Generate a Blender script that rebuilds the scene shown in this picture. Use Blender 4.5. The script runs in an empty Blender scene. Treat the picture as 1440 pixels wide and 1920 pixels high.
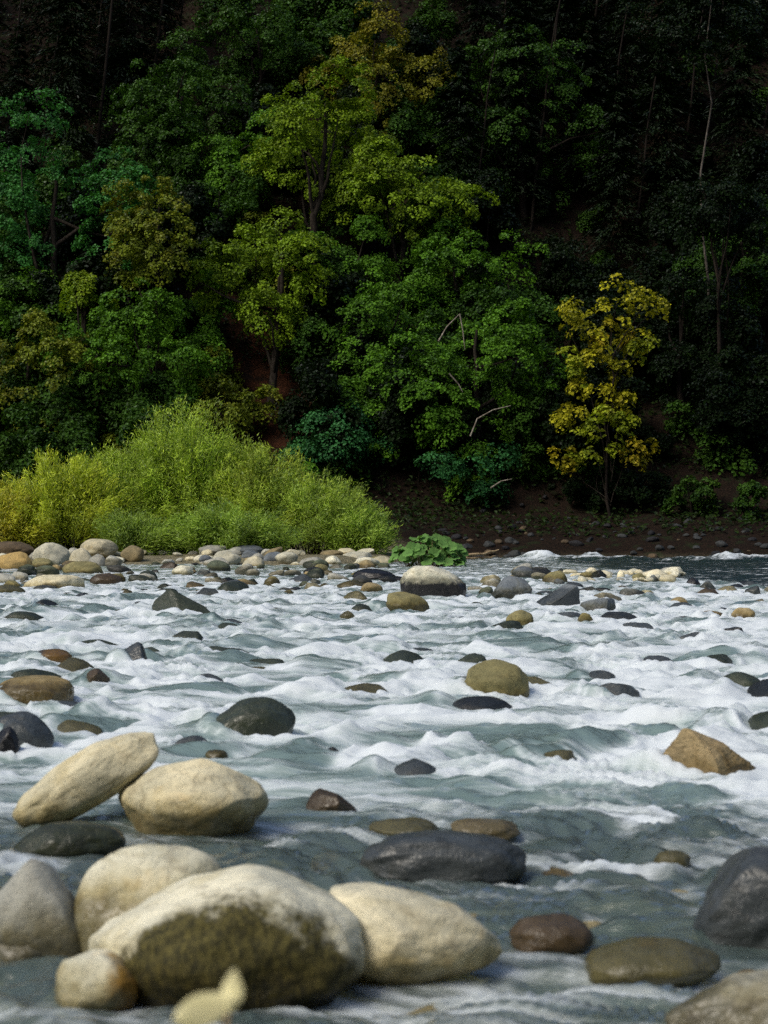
import bpy, bmesh, math, random
import numpy as np
from mathutils import Vector, Matrix, Euler

S = bpy.context.scene
COL = S.collection

# ------------------------------------------------------------------ camera, sky, sun, exposure
CAM_H = 1.10
FPX, HORIZON = 3583.0, 1005.0            # focal length and horizon row, in pixels of a 1440 x 1920 frame
cam_data = bpy.data.cameras.new('camera')
cam = bpy.data.objects.new('camera', cam_data); COL.objects.link(cam)
cam.location = (0, 0, CAM_H); cam.rotation_euler = (math.radians(90), 0, 0)
cam_data.sensor_fit = 'VERTICAL'; cam_data.sensor_height = 36; cam_data.sensor_width = 27
cam_data.lens = FPX / 1920 * 36
cam_data.shift_y = (HORIZON - 960) / 1920
cam_data.clip_start = 0.05; cam_data.clip_end = 3000
cam_data.dof.use_dof = True; cam_data.dof.focus_distance = 45; cam_data.dof.aperture_fstop = 5.6
S.camera = cam

SUN_EL, SUN_AZ = 44, 226                 # degrees; azimuth clockwise from +Y, so the light comes from behind the camera, to its left
world = bpy.data.worlds.new('World'); S.world = world; world.use_nodes = True
wn = world.node_tree.nodes; wl = world.node_tree.links
sky = wn.new('ShaderNodeTexSky'); sky.sky_type = 'NISHITA'; sky.sun_disc = False
sky.sun_elevation = math.radians(SUN_EL); sky.sun_rotation = math.radians(SUN_AZ)
sky.air_density = 1.0; sky.dust_density = 3.0; sky.ozone_density = 1.0
wl.new(sky.outputs[0], wn['Background'].inputs[0]); wn['Background'].inputs[1].default_value = 0.09
sun_data = bpy.data.lights.new('sun', 'SUN'); sun_data.energy = 1.4; sun_data.angle = math.radians(25)
sun_data.color = (1.0, 0.945, 0.83)
sun = bpy.data.objects.new('sun', sun_data); COL.objects.link(sun)
sd = Vector((math.sin(math.radians(SUN_AZ)) * math.cos(math.radians(SUN_EL)), math.cos(math.radians(SUN_AZ)) * math.cos(math.radians(SUN_EL)), math.sin(math.radians(SUN_EL))))
sun.rotation_euler = sd.to_track_quat('Z', 'Y').to_euler()
sun.location = (-20, -30, 40)
S.view_settings.view_transform = 'Standard'; S.view_settings.look = 'None'
S.view_settings.exposure = 0.75; S.view_settings.gamma = 1.0; S.view_settings.use_curve_mapping = False
S.render.engine = 'CYCLES'
S.cycles.max_bounces = 6; S.cycles.diffuse_bounces = 3; S.cycles.glossy_bounces = 3
S.cycles.transparent_max_bounces = 8; S.cycles.transmission_bounces = 4
S.cycles.caustics_reflective = False; S.cycles.caustics_refractive = False
S.cycles.use_denoising = False; S.cycles.sample_clamp_indirect = 4.0; S.cycles.sample_clamp_direct = 12.0

# ------------------------------------------------------------------ numpy noise
_r = np.random.RandomState(7)
_P = np.concatenate([_r.permutation(512)] * 3)
_G = _r.normal(size=(512, 3)); _G /= np.linalg.norm(_G, axis=1)[:, None]
def perlin(x, y, z=0.0):
    x, y, z = np.broadcast_arrays(np.asarray(x, float), np.asarray(y, float), np.asarray(z, float))
    xi, yi, zi = np.floor(x).astype(int), np.floor(y).astype(int), np.floor(z).astype(int)
    xf, yf, zf = x - xi, y - yi, z - zi
    f = lambda t: t * t * t * (t * (t * 6 - 15) + 10)
    u, v, w = f(xf), f(yf), f(zf)
    out = 0.0
    for dx in (0, 1):
        wx = u if dx else 1 - u
        a = _P[(xi + dx) & 511]
        for dy in (0, 1):
            wy = v if dy else 1 - v
            b = _P[a + ((yi + dy) & 511)]
            for dz in (0, 1):
                wz = w if dz else 1 - w
                g = _G[_P[b + ((zi + dz) & 511)] & 511]
                out = out + wx * wy * wz * (g[..., 0] * (xf - dx) + g[..., 1] * (yf - dy) + g[..., 2] * (zf - dz))
    return out * 1.5
def perlin2(x, y, s=0.0):                # cheaper, two dimensions
    x = np.asarray(x, float) + s * 17.31; y = np.asarray(y, float) - s * 9.73
    xi, yi = np.floor(x).astype(int), np.floor(y).astype(int)
    xf, yf = x - xi, y - yi
    f = lambda t: t * t * t * (t * (t * 6 - 15) + 10)
    u, v = f(xf), f(yf)
    out = 0.0
    for dx in (0, 1):
        wx = u if dx else 1 - u
        a = _P[(xi + dx) & 511]
        for dy in (0, 1):
            wy = v if dy else 1 - v
            g = _G2[_P[a + ((yi + dy) & 511)] & 511]
            out = out + wx * wy * (g[..., 0] * (xf - dx) + g[..., 1] * (yf - dy))
    return out * 1.5
_ang = _r.uniform(0, 2 * math.pi, 512); _G2 = np.stack([np.cos(_ang), np.sin(_ang)], 1)
def fbm2(x, y, oct=3, s=0.0, gain=0.5):
    o, a = 0.0, 1.0
    for k in range(oct):
        o = o + a * perlin2(x * 2 ** k, y * 2 ** k, s + k * 1.7); a *= gain
    return o
def sstep(a, b, x):
    t = np.clip((np.asarray(x, float) - a) / (b - a), 0, 1); return t * t * (3 - 2 * t)

# ------------------------------------------------------------------ mesh helpers
def mesh_np(name, V, F, smooth=True):
    V = np.asarray(V, np.float32); F = np.asarray(F, np.int32)
    me = bpy.data.meshes.new(name)
    me.vertices.add(len(V)); me.vertices.foreach_set('co', V.ravel())
    k = F.shape[1]
    me.loops.add(F.size); me.loops.foreach_set('vertex_index', F.ravel())
    me.polygons.add(len(F)); me.polygons.foreach_set('loop_start', np.arange(len(F), dtype=np.int32) * k)
    me.update(calc_edges=True)
    me.polygons.foreach_set('use_smooth', np.full(len(F), smooth, bool))
    me.update()
    return me
def attr(me, name, vals):
    a = me.attributes.new(name, 'FLOAT', 'POINT'); a.data.foreach_set('value', np.asarray(vals, np.float32))
def link(name, me, mat=None, parent=None, loc=None, kind=None):
    o = bpy.data.objects.new(name, me); COL.objects.link(o)
    if mat is not None and me is not None and not me.materials: me.materials.append(mat)
    if parent is not None: o.parent = parent
    if loc is not None: o.location = loc
    if kind: o['kind'] = kind
    return o
def tag(o, label, cat, group=None):
    o['label'] = label; o['category'] = cat
    if group: o['group'] = group
    return o
def empty(name, loc): return link(name, None, loc=loc)
def tube(path, radii, n=7, cap=True):
    P = np.asarray(path, float); R = np.asarray(radii, float)
    T = np.gradient(P, axis=0); T /= np.linalg.norm(T, axis=1)[:, None] + 1e-9
    ref = np.array([0.31, 0.87, 0.38]); ref /= np.linalg.norm(ref)
    V = []
    for p, t, r in zip(P, T, R):
        a = np.cross(t, ref); a /= np.linalg.norm(a) + 1e-9; b = np.cross(t, a)
        for k in range(n):
            q = 2 * math.pi * k / n
            V.append(p + r * (math.cos(q) * a + math.sin(q) * b))
    F = []
    for i in range(len(P) - 1):
        for k in range(n):
            F.append((i * n + k, i * n + (k + 1) % n, (i + 1) * n + (k + 1) % n, (i + 1) * n + k))
    return np.array(V), np.array(F, int)
def join(parts):
    V, F, o = [], [], 0
    for v, f in parts:
        V.append(v); F.append(f + o); o += len(v)
    return np.concatenate(V), np.concatenate(F)
def at(px, py, z=0.0):                   # the point of the plane at height z that shows at a pixel of the photograph
    d = FPX * (CAM_H - z) / (py - HORIZON)
    return (px - 720) * d / FPX, d

# ------------------------------------------------------------------ materials
class NT:
    def __init__(self, name):
        self.m = bpy.data.materials.new(name); self.m.use_nodes = True
        self.t = self.m.node_tree; self.t.nodes.clear()
        self.out = self.n('OutputMaterial')
    def n(self, kind, **kw):
        nd = self.t.nodes.new('ShaderNode' + kind)
        for k, v in kw.items(): setattr(nd, k, v)
        return nd
    def l(self, a, b): self.t.links.new(a, b)
    def put(self, sock, v):
        if hasattr(v, 'is_output'): self.l(v, sock)
        else: sock.default_value = v
    def math(self, op, a, b=0.0, c=None, clamp=False):
        nd = self.n('Math', operation=op, use_clamp=clamp)
        self.put(nd.inputs[0], a); self.put(nd.inputs[1], b)
        if c is not None: self.put(nd.inputs[2], c)
        return nd.outputs[0]
    def ramp(self, x, a, b, lo=0.0, hi=1.0):
        nd = self.n('MapRange', interpolation_type='SMOOTHSTEP')
        self.put(nd.inputs[0], x)
        for i, v in zip((1, 2, 3, 4), (a, b, lo, hi)): self.put(nd.inputs[i], v)
        return nd.outputs[0]
    def mix(self, f, a, b, blend='MIX'):
        nd = self.n('Mix', data_type='RGBA', blend_type=blend)
        self.put(nd.inputs[0], f); self.put(nd.inputs[6], a); self.put(nd.inputs[7], b)
        return nd.outputs[2]
    def noise(self, vec, scale, detail=3, rough=0.5, dist=0.0):
        nd = self.n('TexNoise'); self.l(vec, nd.inputs['Vector'])
        nd.inputs['Scale'].default_value = scale; nd.inputs['Detail'].default_value = detail
        nd.inputs['Roughness'].default_value = rough; nd.inputs['Distortion'].default_value = dist
        return nd.outputs['Fac']
    def attr(self, name): return self.n('Attribute', attribute_name=name).outputs['Fac']
    def map(self, vec, scale=(1, 1, 1), rot=(0, 0, 0), loc=(0, 0, 0)):
        nd = self.n('Mapping'); self.l(vec, nd.inputs[0])
        nd.inputs[1].default_value = loc; nd.inputs[2].default_value = rot; nd.inputs[3].default_value = scale
        return nd.outputs[0]
    def bump(self, h, strength, dist):
        nd = self.n('Bump'); self.l(h, nd.inputs['Height'])
        nd.inputs['Strength'].default_value = strength; nd.inputs['Distance'].default_value = dist
        return nd.outputs[0]
    def shade(self, sock): self.l(sock, self.out.inputs['Surface'])

def rgb(*c): return (c[0], c[1], c[2], 1.0)

def stone_material(name, algae=0.0, patch=None):
    m = NT(name)
    tc = m.n('TexCoord').outputs['Object']; info = m.n('ObjectInfo')
    geo = m.n('NewGeometry'); sep = m.n('SeparateXYZ'); m.l(geo.outputs['Position'], sep.inputs[0])
    wpos = geo.outputs['Position']
    rnd = m.n('Vector' + 'Math', operation='ADD'); m.l(tc, rnd.inputs[0])
    cmb = m.n('CombineXYZ'); m.l(m.math('MULTIPLY', info.outputs['Random'], 31.0), cmb.inputs[0]); m.l(cmb.outputs[0], rnd.inputs[1])
    v = rnd.outputs[0]
    big = m.noise(v, 3.2, 4, 0.6, 0.6); mid = m.noise(v, 14, 5, 0.65, 0.3); fine = m.noise(v, 85, 3, 0.6)
    base = info.outputs['Color']
    c = m.mix(m.ramp(big, 0.35, 0.68), m.mix(1.0, base, rgb(0.80, 0.82, 0.80), 'MULTIPLY'), m.mix(1.0, base, rgb(1.25, 1.23, 1.14), 'MULTIPLY'))
    c = m.mix(m.ramp(mid, 0.50, 0.72, 0, 0.65), c, m.mix(1.0, base, rgb(0.45, 0.42, 0.36), 'MULTIPLY'))
    c = m.mix(m.ramp(fine, 0.55, 0.75, 0, 0.55), c, m.mix(1.0, base, rgb(0.40, 0.42, 0.45), 'MULTIPLY'))
    c = m.mix(m.ramp(fine, 0.42, 0.28, 0, 0.5), c, m.mix(1.0, base, rgb(1.5, 1.45, 1.35), 'MULTIPLY'))
    ochre = m.noise(v, 5.0, 3, 0.6, 0.8)
    c = m.mix(m.ramp(ochre, 0.60, 0.78, 0, 0.35), c, m.mix(1.0, base, rgb(1.15, 0.85, 0.42), 'MULTIPLY'))
    if patch:                                                        # an iron stain on one side of the stone
        so = m.n('SeparateXYZ'); m.l(tc, so.inputs[0])
        f = m.math('ADD', so.outputs[0], m.math('MULTIPLY', m.math('SUBTRACT', mid, 0.5), 0.16))
        c = m.mix(m.ramp(f, patch[0], patch[1]), c, rgb(*patch[2]))
    stain = m.noise(v, 1.9, 5, 0.7, 1.2)
    c = m.mix(m.ramp(stain, 0.54, 0.64, 0, 0.6), c, m.mix(1.0, c, rgb(0.66, 0.62, 0.50), 'MULTIPLY'))
    vein = m.math('ABSOLUTE', m.math('SUBTRACT', m.noise(m.map(v, (1, 1.6, 2.4), (0.5, 0.3, 0.8)), 1.7, 3, 0.5, 0.7), 0.5))
    c = m.mix(m.math('MULTIPLY', m.ramp(vein, 0.0, 0.009, 0.55, 0), m.ramp(info.outputs['Random'], 0.35, 0.4)), c, m.mix(1.0, base, rgb(0.5, 0.48, 0.42), 'MULTIPLY'))
    pit = m.noise(v, 38, 4, 0.7)
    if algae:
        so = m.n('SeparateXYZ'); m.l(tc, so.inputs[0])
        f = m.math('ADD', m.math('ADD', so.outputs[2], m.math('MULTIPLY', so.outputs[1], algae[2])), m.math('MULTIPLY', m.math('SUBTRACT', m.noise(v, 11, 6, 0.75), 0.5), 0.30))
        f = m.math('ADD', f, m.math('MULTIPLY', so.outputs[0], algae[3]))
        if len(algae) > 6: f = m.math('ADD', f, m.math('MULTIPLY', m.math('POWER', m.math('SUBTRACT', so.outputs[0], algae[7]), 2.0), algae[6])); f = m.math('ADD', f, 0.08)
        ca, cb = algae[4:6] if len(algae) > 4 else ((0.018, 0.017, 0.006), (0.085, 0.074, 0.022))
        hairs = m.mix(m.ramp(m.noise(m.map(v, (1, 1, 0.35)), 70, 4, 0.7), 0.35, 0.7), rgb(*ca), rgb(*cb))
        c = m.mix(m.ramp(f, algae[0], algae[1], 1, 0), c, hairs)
    # wetness: a soaked band that ends at an uneven line above the water
    h = m.math('ADD', sep.outputs[2], m.math('MULTIPLY', m.math('SUBTRACT', m.noise(wpos, 7, 4, 0.6), 0.5), 0.14))
    wetline = m.math('MULTIPLY', info.outputs['Alpha'], 0.5)
    above = m.math('SUBTRACT', h, wetline)
    wet = m.ramp(above, -0.03, 0.05, 1, 0)
    silt = m.math('MULTIPLY', m.math('MULTIPLY', m.ramp(above, 0.0, 0.11, 0.75, 0), m.ramp(info.outputs['Alpha'], 0.4, 0.6, 1, 0)), m.ramp(mid, 0.3, 0.6, 0.4, 1.0))
    c = m.mix(silt, c, m.mix(1.0, c, rgb(0.62, 0.52, 0.24), 'MULTIPLY'))
    c = m.mix(wet, c, m.mix(1.0, c, rgb(0.42, 0.42, 0.40), 'MULTIPLY'))
    b = m.n('BsdfPrincipled')
    m.l(c, b.inputs['Base Color'])
    m.l(m.ramp(wet, 0, 1, 0.85, 0.30), b.inputs['Roughness'])
    b.inputs['Specular IOR Level'].default_value = 0.35
    hh = m.math('ADD', m.math('ADD', m.math('MULTIPLY', mid, 0.6), m.math('MULTIPLY', fine, 0.25)), m.math('MULTIPLY', m.ramp(pit, 0.36, 0.5), 0.35))
    m.l(m.bump(hh, 0.38, 0.02), b.inputs['Normal'])
    m.shade(b.outputs[0]); return m.m

def leaf_material(name, trans=0.28, gloss=0.045):
    m = NT(name); info = m.n('ObjectInfo'); base = info.outputs['Color']
    t = m.attr('tint'); w = m.attr('warm')
    c = m.mix(t, m.mix(1.0, base, rgb(0.40, 0.43, 0.38), 'MULTIPLY'), m.mix(1.0, base, rgb(1.62, 1.52, 1.05), 'MULTIPLY'))
    warm = m.math('MULTIPLY', w, info.outputs['Alpha'], clamp=True)
    c = m.mix(warm, c, m.mix(1.0, base, rgb(1.9, 1.08, 0.5), 'MULTIPLY'))
    d = m.n('BsdfDiffuse'); m.l(c, d.inputs[0])
    tr = m.n('BsdfTranslucent'); m.l(m.mix(1.0, c, rgb(1.2, 1.25, 0.5), 'MULTIPLY'), tr.inputs[0])
    mx = m.n('MixShader'); mx.inputs[0].default_value = trans; m.l(d.outputs[0], mx.inputs[1]); m.l(tr.outputs[0], mx.inputs[2])
    g = m.n('BsdfGlossy'); g.inputs['Roughness'].default_value = 0.42; g.inputs['Color'].default_value = rgb(.8, .85, .8)
    fr = m.n('Fresnel'); fr.inputs[0].default_value = 1.35
    mg = m.n('MixShader'); m.l(m.math('MULTIPLY', fr.outputs[0], gloss), mg.inputs[0]); m.l(mx.outputs[0], mg.inputs[1]); m.l(g.outputs[0], mg.inputs[2])
    m.shade(mg.outputs[0]); return m.m

def bark_material(name, c1, c2):
    m = NT(name); tc = m.n('TexCoord').outputs['Object']
    n = m.noise(m.map(tc, (1, 1, 0.25)), 9, 5, 0.65)
    b = m.n('BsdfPrincipled'); m.l(m.mix(m.ramp(n, 0.35, 0.65), rgb(*c1), rgb(*c2)), b.inputs['Base Color'])
    b.inputs['Roughness'].default_value = 0.9; b.inputs['Specular IOR Level'].default_value = 0.1
    m.l(m.bump(n, 0.8, 0.03), b.inputs['Normal']); m.shade(b.outputs[0]); return m.m

M_STONE = stone_material('river_stone')
M_LEAF = leaf_material('broad_leaves'); M_NEEDLE = leaf_material('needles', 0.1, 0.06); M_WILLOW = leaf_material('willow_leaves', 0.34, 0.12)
M_BARK = bark_material('dark_bark', (0.012, 0.009, 0.007), (0.034, 0.028, 0.022))
M_DEEPBARK = bark_material('deep_bark', (0.008, 0.006, 0.005), (0.022, 0.017, 0.013))
M_GREYBARK = bark_material('grey_bark', (0.04, 0.034, 0.028), (0.12, 0.105, 0.09))
M_PALEBARK = bark_material('pale_bark', (0.12, 0.10, 0.075), (0.30, 0.27, 0.22))
M_REDBARK = bark_material('reddish_bark', (0.045, 0.018, 0.012), (0.10, 0.045, 0.03))
M_DRIFT = bark_material('driftwood', (0.16, 0.11, 0.06), (0.42, 0.32, 0.19))

# ------------------------------------------------------------------ terrain
def bank_edge(x): return 95.5 + 1.2 * np.sin(np.asarray(x, float) * 0.21 + 0.6) + 0.6 * perlin2(np.asarray(x, float) * 0.35, 3.3)
def bar_height(x, y):
    x = np.asarray(x, float); y = np.asarray(y, float)
    front = 68 + 0.9 * np.sin(x * 0.5) + np.where(x > -2, (x + 2) * 2.0, 0)
    return 0.75 * sstep(0, 9, y - front) * sstep(3.2, 0.4, x) * sstep(-3, 3, 100 - y)
def ground_z(x, y):
    x = np.asarray(x, float); y = np.asarray(y, float)
    s = y - bank_edge(x)
    bed = -0.26 - 0.20 * sstep(6.5, 9, y) + 0.06 * perlin2(x * 0.6, y * 0.6, 1) - 0.15 * sstep(8, 30, y)
    bed = bed + bar_height(x, y) * 1.25
    fold = 3.0 * perlin2(x * 0.045 + 0.4, y * 0.03, 5) + 1.3 * perlin2(x * 0.13, y * 0.11, 6) + 0.35 * perlin2(x * 0.5, y * 0.5, 8)
    gully = 7.0 * np.exp(-((x - 13.5) / 6.0) ** 2) * sstep(9, 26, s)
    up = np.where(s < 8, 0.34 * np.maximum(s, 0), 2.72 + 1.02 * (s - 8))
    up = np.where(s > 95, 2.72 + 1.02 * 87 + 0.25 * (s - 95), up)
    up = up + fold * sstep(4, 18, s) - gully
    z = bed + (up + 0.42) * sstep(-0.5, 1.5, s)
    z = z + sstep(0.5, -4, y) * 0.7                               # the near shore the photographer stands on
    back = np.maximum(-14 - y + 2 * perlin2(x * 0.1, y * 0.1, 4), 0)
    z = z + np.where(back < 110, 0.95 * back, 104.5 + 0.2 * (back - 110))  # unseen slope behind the camera, added to block low sky light
    return z
ys = np.concatenate([-np.geomspace(60, 500, 16)[::-1][:-1], np.linspace(-60, 0, 41)[:-1], np.linspace(0, 14, 90)[:-1], np.linspace(14, 90, 130)[:-1], np.linspace(90, 150, 130)[:-1], np.geomspace(150, 700, 36)])
xs = np.concatenate([-np.geomspace(40, 400, 20)[::-1], np.linspace(-40, 40, 220)[1:-1], np.geomspace(40, 400, 20)])
gx, gy = np.meshgrid(xs, ys)
gz = ground_z(gx, gy)
R_, C_ = gx.shape
idx = np.arange(R_ * C_).reshape(R_, C_)
quads = lambda ix: np.stack([ix[:-1, :-1], ix[:-1, 1:], ix[1:, 1:], ix[1:, :-1]], -1).reshape(-1, 4)
me = mesh_np('ground', np.stack([gx, gy, gz], -1).reshape(-1, 3), quads(idx))
bare = np.exp(-((gx + 6.8) / 2.6) ** 2 - ((gy - 111) / 6.5) ** 2) + np.exp(-((gx + 5.0) / 1.6) ** 2 - ((gy - 104) / 3.0) ** 2)
attr(me, 'bare_earth', np.clip(bare * 1.6, 0, 1).ravel())
attr(me, 'slope_zone', (sstep(-0.5, 1.5, gy - bank_edge(gx)) + sstep(-5, -16, gy)).ravel())
m = NT('ground'); tc = m.n('NewGeometry').outputs['Position']
n1 = m.noise(tc, 1.3, 5, 0.65); n2 = m.noise(tc, 9, 4, 0.6); n3 = m.noise(tc, 0.28, 3, 0.6)
soil = m.mix(m.ramp(n2, 0.3, 0.7), rgb(0.005, 0.004, 0.003), rgb(0.019, 0.011, 0.007))
soil = m.mix(m.ramp(n1, 0.52, 0.66, 0, 0.7), soil, rgb(0.012, 0.020, 0.007))
earth = m.math('MULTIPLY', m.attr('bare_earth'), m.ramp(n1, 0.36, 0.56))
soil = m.mix(earth, soil, m.mix(m.ramp(n2, 0.3, 0.7), rgb(0.018, 0.008, 0.004), rgb(0.065, 0.024, 0.012)))
bedc = m.mix(m.ramp(n2, 0.35, 0.65), rgb(0.09, 0.085, 0.05), rgb(0.26, 0.23, 0.15))
b = m.n('BsdfPrincipled'); m.l(m.mix(m.attr('slope_zone'), bedc, soil), b.inputs['Base Color'])
b.inputs['Roughness'].default_value = 0.95; b.inputs['Specular IOR Level'].default_value = 0.1
m.l(m.bump(n2, 0.8, 0.12), b.inputs['Normal']); m.shade(b.outputs[0])
link('ground', me, m.m, kind='structure')

# ------------------------------------------------------------------ stones
PAL = dict(pale=(0.62, 0.60, 0.49), grey=(0.36, 0.36, 0.33), tan=(0.31, 0.25, 0.14), olive=(0.20, 0.18, 0.085), brown=(0.14, 0.10, 0.06),
           dark=(0.05, 0.055, 0.06), slate=(0.13, 0.15, 0.175), green=(0.09, 0.11, 0.075), cream=(0.66, 0.61, 0.46), ochre=(0.40, 0.28, 0.11), black=(0.022, 0.022, 0.028),
           rust=(0.27, 0.21, 0.12), beige=(0.58, 0.53, 0.38))
_ico = {}
def ico(sub):
    if sub not in _ico:
        bm = bmesh.new(); bmesh.ops.create_icosphere(bm, subdivisions=sub, radius=1)
        _ico[sub] = (np.array([v.co[:] for v in bm.verts]), np.array([[v.index for v in f.verts] for f in bm.faces])); bm.free()
    return _ico[sub]
def stone_mesh(seed, axes, style='r', sub=5, name='stone', lean=0.0, egg=0.0, peak=None):
    V, F = ico(sub); rng = np.random.RandomState(seed)
    o = rng.uniform(0, 60, 3)
    p = np.sign(V) * np.abs(V) ** 0.62 if style == 'b' else np.sign(V) * np.abs(V) ** 0.8 if style == 'c' else V.copy()
    lump = {'r': 0.20, 'f': 0.18, 'a': 0.26, 'b': 0.14, 'c': 0.14}[style]
    r = 1 + lump * perlin(V[:, 0] * 0.9 + o[0], V[:, 1] * 0.9 + o[1], V[:, 2] * 0.9 + o[2]) + 0.07 * perlin(V[:, 0] * 2.3 + o[1], V[:, 1] * 2.3 + o[2], V[:, 2] * 2.3 + o[0])
    p = p * r[:, None]
    for k in range({'r': 5, 'f': 5, 'a': 11, 'b': 4, 'c': 2}[style]):
        n = rng.normal(size=3); n /= np.linalg.norm(n)
        if style == 'a' and n[2] < -0.2: n[2] *= -1
        off = rng.uniform(0.52, 0.82) if style == 'a' else rng.uniform(0.72, 0.9)
        e = np.maximum(p @ n - off, 0)
        p = p - n * (e * ({'a': 0.93}.get(style, 0.6)))[:, None]
    q = V * 5 + o
    p = p + V * (0.018 * perlin(q[:, 0], q[:, 1], q[:, 2]) + (0.03 if style == 'a' else 0.008) * perlin(q[:, 0] * 2.3, q[:, 1] * 2.3, q[:, 2] * 2.3))[:, None]
    if peak: p[:, 2] *= 1 - peak[1] * np.minimum(np.abs(p[:, 0] - peak[0]), 1.3)
    p[:, 0] += lean * np.maximum(p[:, 2], 0)
    p[:, 1:] *= (1 - egg * p[:, :1])
    p /= np.abs(p).max(axis=0)                                      # keeps the named axes exact
    return mesh_np(name, p * np.array(axes), F)
LM, LMT, TONE, COVER = [], [], {}, []                                           # landmarks for the labels of the small repeats
OBST = []                                                           # stones the water has to part for: x, y, half width, half depth, strength
def px_of(o):
    x, y, z = o.matrix_basis.translation
    return 720 + x / y * FPX, HORIZON + (CAM_H - z) / y * FPX
SHORT = {'rounded beige boulder': 'the rounded beige boulder', 'largest pale boulder': 'the algae fronted boulder', 'smooth cream': 'the smooth cream boulder', 'wet grey and olive boulder': 'the pointed olive boulder',
         'long flat topped slate': 'the long slate boulder', 'low dark brown rock in the pool': 'the low brown rock', 'big dark blue grey': 'the big blue grey boulder', 'mottled grey': 'the mottled boulder', 'flat olive stone awash': 'the flat olive stone',
         'angular tan and rust': 'the tan and rust boulder', 'smooth dark green': 'the smooth dark green boulder', 'small flat black rock': 'the small flat black rock', 'olive tan boulder': 'the tilted olive tan boulder', 'dark teal': 'the dark teal rock',
         'broad brown': 'the broad brown boulder', 'dark blue boulder': 'the dark blue boulder', 'wet slate stone with an orange': 'the orange stained slate', 'dark ridge': 'the dark ridge of rock', 'dark angular green': 'the green and brown boulder',
         'large boulder with a pale dry': 'the pale topped boulder', 'sloping olive': 'the sloping olive slab', 'angular blue grey': 'the taller blue grey boulder', 'blue slate boulder': 'the steep ended slate boulder', 'rounded blue grey rock': 'the rounded blue grey rock',
         'dark slate wedge': 'the dark slate wedge', 'rounded tan cobble': 'the rounded tan cobble', 'tall cream': 'the tall cream cobble', 'broadest cream': 'the broadest cream cobble', 'flat black boulder': 'the flat black boulder',
         'brown and gold': 'the brown and gold stone', 'small black rock in the middle': 'the lone black rock', 'long low beige': 'the long low beige boulder', 'dark mossy round': 'the mossy round boulder', 'ochre stained pale': 'the ochre boulder',
         'grey olive boulder': 'the grey olive boulder', 'olive yellow stone': 'the olive yellow stone', 'low dark brown stone in the shallow': 'the low brown stone', 'long flat': 'the long slate boulder',
         'dark topped grey': 'the dark topped boulder', 'round pale grey': 'the round pale boulder', 'biggest boulder': 'the biggest bar boulder', 'tan boulder set': 'the tan boulder', 'grey boulder in the middle': 'the mid bar grey boulder', 'cream domed': 'the cream domed boulder',
         'small cream stone standing': 'the upright cream stone', 'long pale stone': 'the long pale stone', 'beige stone where': 'the beige end stone', 'dark wet slate': 'the dark slate at the bar end'}
TSHORT = {'tall blue green': 'the domed blue green maple', 'small maple turning': 'the orange topped maple', 'olive maple': 'the olive maple', 'broad mid green': 'the broad green maple', 'yellow green maple with stepped': 'the stepped yellow green maple',
          'brownish maple': 'the brownish maple', 'brightest': 'the brightest maple', 'bright yellow green maple over': 'the bright maple over red earth', 'fresh green maple': 'the fresh green maple', 'dark green tree high': 'the high dark tree',
          'tall dense green alder': 'the alder', 'low teal': 'the low teal maple', 'dark green maple with drooping': 'the drooping dark maple', 'dark green maple behind': 'the maple behind the domed one', 'dark green maple near': 'the topmost dark maple', 'bright yellow autumn': 'the yellow autumn maple',
          'very dark tree low': 'the dark tree at the bank end'}
def landmark(o, label):
    for k, v in SHORT.items():
        if label.startswith(k): LM.append((*px_of(o), v)); break
def place_stone(x0, y0, x1, y1, style, colour, wet, label, sub=5, tilt=0, depth=0.85, turn=0, name='boulder', group=None, mat=None, sunk=0.25, obst=1.0, lean=0.0, egg=0.0, cover=0.0, peak=None):
    d = FPX * CAM_H / (y1 - HORIZON)
    W = (x1 - x0) * d / FPX; a = W / 2; bdep = depth * a
    dc = d + 0.75 * bdep
    a *= dc / d; cx = ((x0 + x1) / 2 - 720) * dc / FPX
    top = CAM_H - (y0 - HORIZON) * dc / FPX
    top = max(top, 0.03)
    c = max(top * (0.5 + sunk), 0.34 * a); zc = top - c
    me = stone_mesh(int(x0 * 7 + y0 * 13) % 99991, (a, bdep, c), style, sub, name, lean, egg, peak)
    o = link(name, me, mat or M_STONE, loc=(cx, dc, zc))
    o.rotation_euler = (0, math.radians(tilt), math.radians(turn))
    col = PAL[colour]; o.color = (*col, wet)
    tag(o, label, 'boulder' if name == 'boulder' else 'stone', group)
    OBST.append((cx, dc, a, bdep, obst)); COVER.append((cx, dc, a, bdep, zc, c, cover, lean)) if cover else None; landmark(o, label)
    return o
MAT_ALGAE_SHADE = stone_material('algae_and_shade_stone', algae=(0.145, 0.235, 0.35, 0.0, (0.026, 0.024, 0.006), (0.11, 0.094, 0.024), 1.7, 0.03))  # olive algae, darkened with painted shade of the overhanging front
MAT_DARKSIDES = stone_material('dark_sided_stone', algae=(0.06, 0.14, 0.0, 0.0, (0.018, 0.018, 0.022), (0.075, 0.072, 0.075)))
MAT_RUST = stone_material('iron_stained_stone', patch=(0.03, 0.10, (0.36, 0.22, 0.05)))

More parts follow.
